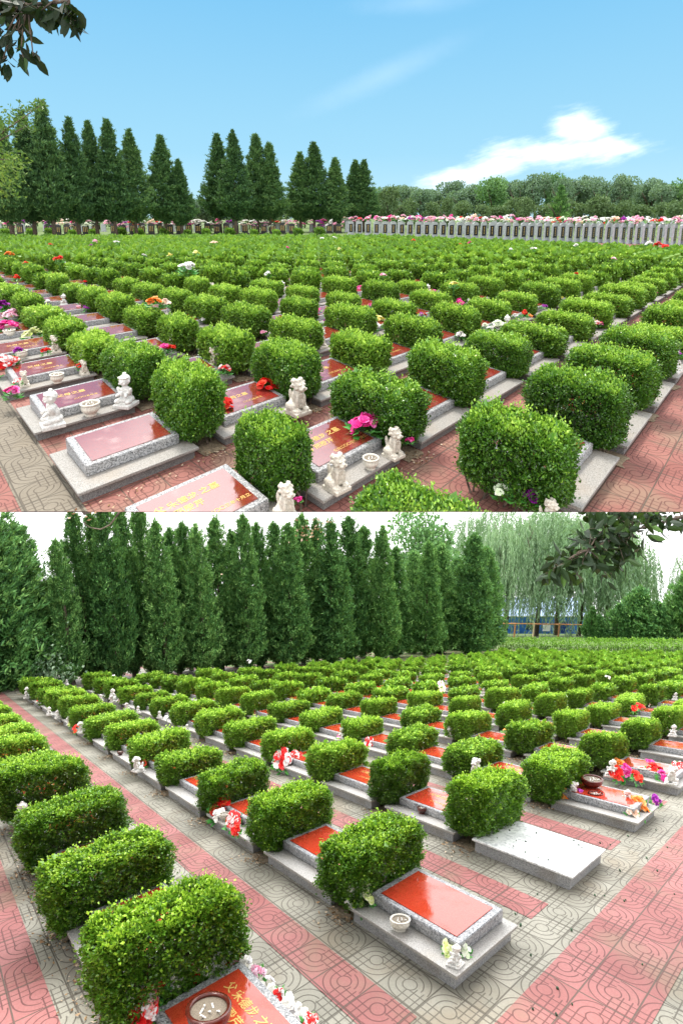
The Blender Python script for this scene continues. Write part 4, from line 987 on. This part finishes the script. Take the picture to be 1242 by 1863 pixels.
def other_trees():
    wm = [willow_mesh(4+k, 10, 3.4, 950) for k in range(3)]; tm = [branchy_trunk(10, .16, 8+k) for k in range(3)]
    wl = [(918, 1152, 905, 100, 'leftmost, behind the blue shed end'), (975, 1152, 900, 120, 'second from left'), (1052, 1152, 895, 130, 'third from left'), (1098, 1152, 930, 110, 'fourth from left'), (885, 1150, 890, 110, 'rising behind the cypress end'), (1010, 1150, 880, 130, 'tallest, in the middle'), (1254, 1154, 975, 66, 'at the right frame edge'), (1085, 1150, 900, 120, 'right of the middle')]
    for n, (x, by, ty, w, lab) in enumerate(wl):
        z = 34 if n < 4 else 41
        by += 6; p = vec(*PB.at(x, by)); zc = px(p)[2]; k = FN/zc; H = (by-ty)/k
        r = empty('willow_tree', p, 'pale green weeping willow behind the lower field, '+lab, 'tree', 'weeping willows behind the lower field')
        c = put('crown', wm[n % 3], r, rz=n*2.1); c.scale = (w/k/2/2.7, w/k/2/2.7, H/10); q = put('trunk', tm[n % 3], r, rz=n*.7); q.scale = (2.4, 2.4, H/10)
    p = PB.at(770, 1160); k = pxm(p); H = (1160-925)/k
    r = empty('broadleaf_tree', p, 'rounded pale broadleaf tree above the cypress screen in lower scene', 'tree'); c = put('crown', blob_tree(9, 10, 3.4, 5000, .34, M_for), r); c.scale = (110/k/6, 110/k/6, H/10); q = put('trunk', tm[0], r); q.scale = (2, 2, H/10)
    # small conifers right of the shed
    V, F, T = conifer_data(10, 2.6, 77, 1500, .75, .1, .7); cm = mesh_np('crown', V, F, M_con2, T); tt = trunk_mesh(8, .2, 9)
    for x, ty, w, lab in [(1156, 1066, 66, 'tallest of the three right of the blue shed'), (1120, 1095, 44, 'left of the tallest right of the shed'), (1190, 1092, 50, 'right of the tallest right of the shed'), (1087, 1118, 30, 'smallest, beside the blue shed'), (1236, 1030, 62, 'dark one at the right frame edge'), (1072, 1100, 26, 'dark narrow one against the shed end')]:
        p = PB.at(x, 1166); k = pxm(p); H = (1166-ty)/k
        r = empty('conifer_shrub', p, 'green conifer behind the long hedge, '+lab, 'tree', 'conifers behind the long hedge'); c = put('crown', cm, r, rz=x); c.scale = (w/k/2/2.3, w/k/2/2.3, H/10); q = put('trunk', tt, r); q.scale = (1, 1, H/12)
    # long clipped hedge across the back of the lower field
    g = np.random.default_rng(9); n = 9000; x = g.uniform(0, 1, n); p0, p1 = PB.at(903, 1181), PB.at(1300, 1187)
    top = g.random(n) < .5; hh = .95
    zz = np.where(top, hh+g.normal(0, .04, n), g.uniform(.05, hh, n)); dd = np.where(top, g.uniform(-.4, .4, n), -.4+g.normal(0, .04, n))
    P = p0+(p1-p0)*x[:, None] + np.stack([0*x, dd, zz], 1); D = unit(g.normal(0, 1, (n, 3))+[0, -.3, .8]); U = unit(np.cross(D, g.normal(0, 1, (n, 3)))); L = g.uniform(.12, .22, n)
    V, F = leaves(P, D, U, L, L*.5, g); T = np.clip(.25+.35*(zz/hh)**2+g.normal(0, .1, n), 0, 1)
    r = empty('long_hedge', p0, 'long straight clipped hedge across the back of the lower field', 'hedge'); put('foliage', mesh_np('foliage', V-p0, F, M_boxfar, T), r)
    mb = MB()
    for k in range(120): q = (p1-p0)*(k/119.0); mb.tube([tuple(q), (q[0]+random.uniform(-.1, .1), q[1], q[2]+.6)], [.03, .02], 5)
    put('stems', mb.mesh('stems', M_bark), r)
    # upper scene: wood behind the stelae
    bt = [blob_tree(20+k, 10, 4.2, 3600, .55, M_for2 if k % 2 else M_for, .15, lobes=12) for k in range(4)]; st = [blob_tree(40+k, 5, 2.6, 1500, .42, M_scrub, .0, lobes=7) for k in range(3)]
    g = random.Random(12); n = 0
    hill = lambda x: 336 - 6*math.sin(x/70.0) - (x-680)/562*12
    for x in list(range(686, 1262, 26)):
        xx = x+g.uniform(-5, 5); zc = g.uniform(120, 160); p = deep(xx, 392, zc); p[2] = 0; k = pxm(p); by = px(p)[1]; ty = hill(xx)+g.uniform(-7, 12)+2
        r = empty('broadleaf_tree', p, 'round crowned tree in the far wood behind the grey stelae, %s from the left' % ORD[n], 'tree', 'far wood behind the stelae'); n += 1
        w = g.uniform(38, 60); c = put('crown', bt[g.randrange(4)], r, rz=g.uniform(0, 6)); c.scale = (w/k/7.2, w/k/7.2, (by-ty)/k/9.3); q = put('trunk', tm[n % 3], r); q.scale = (2, 2, (by-ty)/k/10)
    n = 0
    for x in list(range(-12, 680, 33)) + list(range(690, 1260, 30)):
        xx = x+g.uniform(-8, 8); zc = g.uniform(82, 100); p = deep(xx, 392, zc); p[2] = 0; k = pxm(p); by = px(p)[1]; ty = (372 if x > 680 else 380)+g.uniform(-9, 6)
        r = empty('scrub_tree', p, 'low olive scrub tree behind the stelae, %s from the left' % ORD[n], 'tree', 'low scrub before the far wood'); n += 1
        w = g.uniform(36, 52); c = put('crown', st[g.randrange(3)], r, rz=g.uniform(0, 6)); c.scale = (w/k/4.6, w/k/4.6, (by-ty)/k/4.6); q = put('trunk', tm[n % 3], r); q.scale = (.7, .7, (by-ty)/k/12)
    for x, ty, w, m, lab in [(362, 366, 44, 1, 'grey-green tree seen in the gap of the conifer line'), (490, 345, 34, 1, 'grey tree peeping between the middle conifers'), (708, 345, 52, 0, 'spiky olive tree right of the conifer line'), (380, 372, 30, 0, 'small tree in the wide gap of the conifer line'), (30, 370, 60, 1, 'grey tree behind the leftmost conifers'), (150, 375, 60, 1, 'grey tree behind the left conifers'), (1016, 348, 40, 2, 'dark conical tree before the far wood')]:
        p = deep(x, 392, 78); p[2] = 0; k = pxm(p); by = px(p)[1]
        r = empty('background_tree', p, lab, 'tree'); me = (st[0], bt[1], None)[m]
        if m == 2:
            V, F, T = conifer_data(10, 3, 5, 900, .7, .1, .8); me = mesh_np('crown', V, F, M_con2, T)
        c = put('crown', me, r); hh = (5, 10, 10)[m]; c.scale = (w/k/(4.6, 7.4, 5.4)[m],)*2 + ((by-ty)/k/hh/.93,); q = put('trunk', tm[1], r); q.scale = (1, 1, (by-ty)/k/12)
other_trees()

# ------------------------------------------------------------------ overhanging branches and the light maple
def twig_branch(side, name, label, cat, anchors, leafs, L, m, seed, sub=6, w=.42, rad=.03):
    """anchors: polyline (x, y, depth) of the limb; leafs: (x, y, depth, spread_px, count)"""
    g = np.random.default_rng(seed); o = deep(*anchors[0]); mb = MB()
    pts = [deep(*a)-o for a in anchors]; mb.tube([tuple(q) for q in pts], list(np.linspace(rad, rad*.2, len(pts))), 7)
    P, D = [], []
    for (x, y, z, s, n) in leafs:
        n = int(n*(1.9 if side == 'A' else 2.5))
        c = deep(x, y, z); k = FN/z; a = min(pts, key=lambda q: np.linalg.norm(q+o-c))
        mid = (a+(c-o))/2 + vec(0, 0, .03); mb.tube([tuple(a), tuple(mid), tuple(c-o)], [.009, .006, .003], 5)
        dirn = unit(c-(a+o)+1e-4)
        for q in range(n):
            pp = c + g.normal(0, 1, 3)*[s/k, s/k*1.2, s/k*.8]; P.append(pp-o)
            D.append(unit(dirn*.6 + g.normal(0, .5, 3) + vec(0, 0, -.25)))
            if q % 3 == 0: mb.tube([tuple(c-o), tuple(pp-o)], .0028, 4)
    P = np.array(P); D = np.array(D); n = len(P); l = L*g.uniform(.65, 1.25, n); N = unit(g.normal(0, .6, (n, 3))+vec(0, -.5, .8)); U = unit(np.cross(D, N)); Nn = np.cross(D, U)
    # leaf: 8-gon pointed outline, folded along the midrib
    prof = ((0, 0), (.22, .36), (.5, .5), (.78, .30), (1, 0)); V, F, T = [], [], []
    for i in range(n):
        k = len(V); lf = [P[i]+D[i]*l[i]*a - Nn[i]*l[i]*.10*a*a for a, b in prof]; L1 = [P[i]+D[i]*l[i]*a+U[i]*l[i]*w*b+Nn[i]*l[i]*w*b*.25-Nn[i]*l[i]*.1*a*a for a, b in prof[1:4]]; L2 = [P[i]+D[i]*l[i]*a-U[i]*l[i]*w*b+Nn[i]*l[i]*w*b*.25-Nn[i]*l[i]*.1*a*a for a, b in prof[1:4]]
        V += [tuple(q) for q in lf+L1+L2]; tn = min(1, max(0, g.normal(.35, .2)))
        for f in ((0, 1, 5), (1, 2, 6, 5), (2, 3, 7, 6), (3, 4, 7), (0, 8, 1), (1, 8, 9, 2), (2, 9, 10, 3), (3, 10, 4)): F.append([k+q for q in f]); T.append(tn)
    me = bpy.data.meshes.new('leaves'); me.from_pydata(V, [], F); a = me.attributes.new('tone', 'FLOAT', 'FACE'); a.data.foreach_set('value', np.array(T, np.float32)); me.materials.append(m)
    r = empty(name, o, label, cat); put('leaves', me, r); put('limb', mb.mesh('limb', M_bark, smooth=True), r)
g_ = random.Random(6)
twig_branch('A', 'tree_branch', 'dark leafy branch hanging into the top left corner of blue sky', 'branch', [(-90, -60, 3.2), (-30, 0, 3.1), (50, 8, 3.0), (125, 2, 2.9)],
            [(-10, 40, 3, 16, 9), (10, 20, 3, 14, 9), (5, 75, 3, 14, 9), (32, 55, 3, 13, 7), (28, 20, 3, 14, 8), (60, 12, 3, 12, 8), (88, 12, 2.95, 11, 8), (108, 22, 2.95, 9, 7), (125, 30, 2.9, 8, 8), (128, 8, 2.9, 7, 6), (38, 92, 3, 6, 4), (60, 98, 3, 5, 3), (4, 110, 3, 8, 6), (74, 18, 2.9, 8, 5), (-5, 5, 3, 20, 12), (48, 0, 3, 12, 7)], .11, M_big, 5)
twig_branch('B', 'tree_branch', 'dark leafy branch hanging in at the right under the terrace edge', 'branch', [(1330, 900, 6.2), (1240, 940, 6.0), (1150, 965, 5.8), (1070, 1000, 5.6)],
            [(1225, 925, 6, 10, 7), (1200, 945, 5.9, 12, 12), (1175, 950, 5.9, 14, 14), (1150, 960, 5.8, 14, 16), (1125, 945, 5.8, 14, 14), (1120, 975, 5.8, 13, 15), (1100, 960, 5.7, 12, 12), (1095, 990, 5.7, 13, 15), (1070, 985, 5.7, 11, 12), (1060, 1010, 5.6, 11, 12), (1035, 1015, 5.6, 9, 8), (1015, 1030, 5.5, 8, 6), (1000, 1043, 5.5, 5, 4), (1085, 1020, 5.6, 10, 9), (1100, 1035, 5.6, 8, 5), (1050, 1045, 5.5, 7, 4), (1130, 1010, 5.7, 10, 8), (1150, 990, 5.8, 10, 8), (1240, 945, 6, 6, 4), (1080, 945, 5.8, 12, 9)], .165, M_big, 9, w=.42)
twig_branch('B', 'bare_twig', 'thin bare twig curving against white sky near the left cypresses', 'twig', [(226, 915, 6.0), (213, 938, 6.0), (200, 955, 6.0), (183, 963, 6.0), (165, 960, 6.0), (154, 953, 6.0)], [(156, 954, 6, 1, 1)], .02, M_big, 3, rad=.014)
def maple():
    p = PA.at(-70, 520); k = pxm(p); zc = FN/k
    r = empty('maple_tree', p, 'pale green leafy tree reaching in from the left frame edge', 'tree')
    g = np.random.default_rng(3); Ps = []
    def cl(x, y, s, n, dz=.6): Ps.append(deep(x, y, zc+dz*g.uniform(-1, 1)) + g.normal(0, 1, (n, 3))*[s/k, s/k*1.5, s/k])
    for x, y, s, n in [(10, 222, 7, 60), (25, 215, 6, 50), (40, 205, 6, 50), (52, 197, 5, 40), (66, 190, 5, 36), (78, 187, 4, 24), (30, 232, 6, 40), (45, 225, 5, 36), (55, 232, 4, 20), (5, 240, 8, 60), (20, 200, 4, 20), (40, 188, 3, 14), (8, 290, 10, 90), (25, 290, 9, 80), (12, 320, 10, 80), (8, 350, 9, 60), (-20, 250, 20, 200), (-20, 310, 20, 200), (-50, 220, 25, 250), (-60, 300, 30, 250)]: cl(x, y, s, n)
    P = np.concatenate(Ps)-p; n = len(P); D = unit(g.normal(0, 1, (n, 3))+vec(.3, 0, -.3)); U = unit(np.cross(D, g.normal(0, 1, (n, 3)))); L = g.uniform(.10, .20, n)
    V, F = leaves(P, D, U, L, L*.45, g); T = np.clip(g.normal(.35, .18, n) + .35*((P+p)[:, 2] < deep(0, 275, zc)[2]), 0, 1)
    put('crown', mesh_np('crown', V, F, M_maple, T), r)
    mb = MB(); top = deep(-60, 240, zc)-p; mb.tube([(0, 0, -.2), tuple(top*.5), tuple(top)], [.14, .10, .05], 8)
    for x, y in [(80, 187), (50, 228), (30, 290), (10, 350)]: q = deep(x, y, zc)-p; mb.tube([tuple(top*.75), tuple((top*.75+q)/2+vec(0, 0, .2)), tuple(q)], [.05, .03, .008], 6)
    put('trunk', mb.mesh('trunk', M_bark, smooth=True), r)
maple()

# ------------------------------------------------------------------ stelae
def stele_parts(w, h, d, dark):
    mb = MB(); b = mb.b
    prof = [(-w/2, 0), (w/2, 0), (w/2, h*.90)] + [(w/2*math.cos(a)*.8, h*.90+h*.10*math.sin(a)) for a in np.linspace(0.25, math.pi-.25, 7)] + [(-w/2, h*.90)]
    f = [b.verts.new((x, -d/2, z)) for x, z in prof]; k = [b.verts.new((x, d/2, z)) for x, z in prof]
    b.faces.new(f); b.faces.new(k[::-1])
    for i in range(len(prof)): b.faces.new((f[i], k[i], k[(i+1) % len(prof)], f[(i+1) % len(prof)]))
    mb.box(-w*.68, w*.68, -d*1.3, d*.8, -.1, .12)
    body = mb.mesh('body', M_black if dark else M_stele)
    mb = MB(); mb.box(-w*.34, w*.34, -d/2-.012, -d/2-.001, h*.20, h*.80); pan = mb.mesh('panel', M_black)
    mb = MB()
    for k_ in range(5): mb.box(-w*.05, w*.05, -d/2-.016, -d/2-.013, h*(.30+k_*.09), h*(.36+k_*.09))
    if dark:
        for s in (-1, 1):
            for k_ in range(5): mb.box(s*w*.27-w*.05, s*w*.27+w*.05, -d/2-.016, -d/2-.001, h*(.30+k_*.09), h*(.35+k_*.09))
    return body, pan, mb.mesh('lettering', M_gold)
MASS = {}
def mass(p, H, flw, c, g):
    m = bouquet_mesh(c, g.randrange(3), True); k = pxm(p); s_ = flw/k
    for q in range(4):
        dx, dz = g.uniform(-.7, .7), g.uniform(-.35, .25)
        for pl in m.polygons: pass
        V = np.array([v.co[:] for v in m.vertices])*s_*g.uniform(.38, .75) + p + vec(dx, g.uniform(-.2, .2), H-.3+dz)
        L = MASS.setdefault(c, []); L.append((V, [list(pl.vertices) for pl in m.polygons], [a.value for a in m.attributes['tone'].data]))
    bpy.data.meshes.remove(m)
def mass_build():
    V, F, T, MI, mats = [], [], [], [], []
    for i, (c, L) in enumerate(MASS.items()):
        mats.append(M_fl[c])
        for v, f, t in L:
            o = len(V); V += [tuple(q) for q in v]; F += [[o+x for x in q] for q in f]; T += t; MI += [i]*len(f)
    me = bpy.data.meshes.new('flower_mass'); me.from_pydata(V, [], F); me.polygons.foreach_set('material_index', MI)
    a = me.attributes.new('tone', 'FLOAT', 'FACE'); a.data.foreach_set('value', np.array(T, np.float32))
    for m in mats: me.materials.append(m)
    tag(put('flower_mass', me), 'band of pink, white and red flowers over the hidden rear rows of stelae', 'flowers', kind='stuff')
def stelae():
    g = random.Random(21); grey = stele_parts(.72, 1.75, .16, False); dark = stele_parts(.80, 1.35, .14, True)
    cols = ['white', 'pink', 'pink', 'peach', 'red', 'pink', 'white', 'pink', 'magenta', 'palegreen', 'white', 'purple']
    def one(x, dy, kind, rz, lab, parts=True, fl=True, hs=1.0, flw=13, row=0):
        p = PA.at(x, 392+dy); src = grey if kind == 'g' else dark
        r = empty('stele', p, lab, 'stele', 'grey stelae behind the upper field' if kind == 'g' else 'black stelae under the conifers'); r.rotation_euler.z = rz
        b = put('body', src[0], r); b.scale.z = hs
        if parts:
            if kind == 'g': put('panel', src[1], r).scale.z = hs
            put('lettering', src[2], r).scale.z = hs
        if fl:
            H = (1.75 if kind == 'g' else 1.25)*hs
            c = g.choice(cols); k = pxm(p)
            if row or kind == 'd': mass(p, H, flw, c, g); return
            q = bouquet('A', x+g.uniform(-1, 1), 392+dy, flw*g.uniform(.8, 1.3), c, 'crowning the '+('black' if kind == 'd' else 'grey')+' stele '+('' if kind == 'd' else 'before the far wood, ' if row == 0 else ('hidden second row, ', 'hidden third row, ', 'behind black ones, ')[row-1])+lab.split(', ')[-1].replace('of the front row', ''), hz=0, small=True)
            q.location = Vector(p)+Vector((0, 0, H-.12))
    x = 638; n = 0
    while x < 1250:
        t = (x-638)/604; one(x, 35+t*19, 'g', .15+.55*t, 'grey granite stele with dark panel, %s from the left of the front row' % ORD[n], flw=13+4*t); n += 1; x += 15.5-2.5*t
    for row, (dy0, dy1) in enumerate(((30, 40), (26.5, 32))):
        x = 632; n2 = 0
        while x < 1250:
            t = (x-632)/610; one(x, dy0+(dy1-dy0)*t, 'g', .2, 'grey granite stele half hidden in the %s row, %s from the left' % (('second', 'third')[row], ORD[n2]), parts=False, flw=20, row=row+1); n2 += 1; x += 19
    x = 4; n = 0
    while x < 630:
        if g.random() < .86: one(x, 36 - x/630*4, 'd', g.uniform(-.1, .1), 'black stele with gold lettering under the conifers, %s from the left' % ORD[n], flw=17, hs=g.uniform(.95, 1.15)); n += 1
        x += 17
    x = 0; n = 0
    while x < 630:
        one(x, 29, 'g', 0, 'grey stele behind the black stelae, %s from the left' % ORD[n], parts=False, flw=20, hs=.7, row=3); n += 1; x += 21
    # small round shrubs before the black stelae
    V, F, T = hedge_data(500, .16, 5, .8, .8, .8, .05); me = mesh_np('low_shrub', V, F, M_boxfar, T)
    for n, x in enumerate(range(12, 625, 41)):
        o = put('low_shrub', me, None, PA.at(x+g.uniform(-6, 6), 430), 0, g.uniform(.8, 1.1)); tag(o, 'small clipped round shrub before the black stelae, %s from the left' % ORD[n], 'shrub', 'clipped shrubs before the black stelae')
stelae(); mass_build()

# ------------------------------------------------------------------ blue shed, gate, pole
def shed():
    p = PB.at(985, 1153); k = pxm(p); s = 1/k
    r = empty('shed', p, 'low blue shed with pale blue roof behind the willows', 'building')
    W = 95*s; hw = 36*s; D_ = 3.0
    mb = MB(); mb.box(-W*.92, W*.85, .4, .4+D_, -.5, hw); put('wall', mb.mesh('wall', M_bwall), r)
    mb = MB(); mb.hexa([(-W*.95, .1, hw-.05), (W*.88, .1, hw-.05), (W*.88, D_+.6, hw+15*s), (-W*.95, D_+.6, hw+15*s), (-W*.95, .1, hw+.08), (W*.88, .1, hw+.08), (W*.88, D_+.6, hw+15*s+.13), (-W*.95, D_+.6, hw+15*s+.13)])
    rf = put('roof', mb.mesh('roof', M_broof), r)
    mb = MB(); mb.box(-W*.95, W*.88, .07, .098, hw-.12, hw+.10); put('gutter', mb.mesh('gutter', M_metal_w), rf)
    mb = MB(); mb.box(-W*.3, -W*.12, .36, .398, .15*hw, .62*hw); w = put('window', mb.mesh('window', plain('dark_glass', (.05, .08, .15), .1)), r)
    mb = MB(); mb.box(W*.35, W*.5, .36, .398, -.2, .65*hw); put('door', mb.mesh('door', plain('deep_blue_door', (.02, .06, .28), .4)), r)
    p = PB.at(975, 1160); k = pxm(p); s = 1/k
    r = empty('gate_frame', p, 'rusty orange pipe frame fence in front of the blue shed', 'fence')
    mb = MB(); mb.tube([(-72*s, 0, 30*s), (85*s, 0, 27*s)], 1.0*s, 6); put('rail', mb.mesh('rail', M_orange), r)
    for a in (-40, -6, 40):
        mb = MB(); mb.tube([(a*s, 0, -.2), (a*s, 0, 30*s)], 1.4*s, 7); put('post', mb.mesh('post', M_orange if a != -6 else M_rope), r)
    mb = MB(); mb.box(10*s, 24*s, -.05, -.02, 14*s, 28*s); tag(put('notice_board', mb.mesh('notice_board', M_metal_w), None, p), 'small blank white notice board on the orange frame', 'sign')
    p = PB.at(838, 1163); k = pxm(p)
    mb = MB(); mb.tube([(0, 0, -.3), (0, 0, 260/k)], [.17, .12], 12); mb.b.verts.ensure_lookup_table()
    tag(put('white_pole', mb.mesh('white_pole', M_metal_w, smooth=True), None, p), 'tall plain white pole rising behind the cypress tips', 'pole')
shed()
for o in list(bpy.data.objects):
    if o.parent is None and o.type in ('MESH', 'EMPTY') and 'kind' not in o and 'label' not in o: print('UNTAGGED', o.name)
print('objects', len(bpy.data.objects))
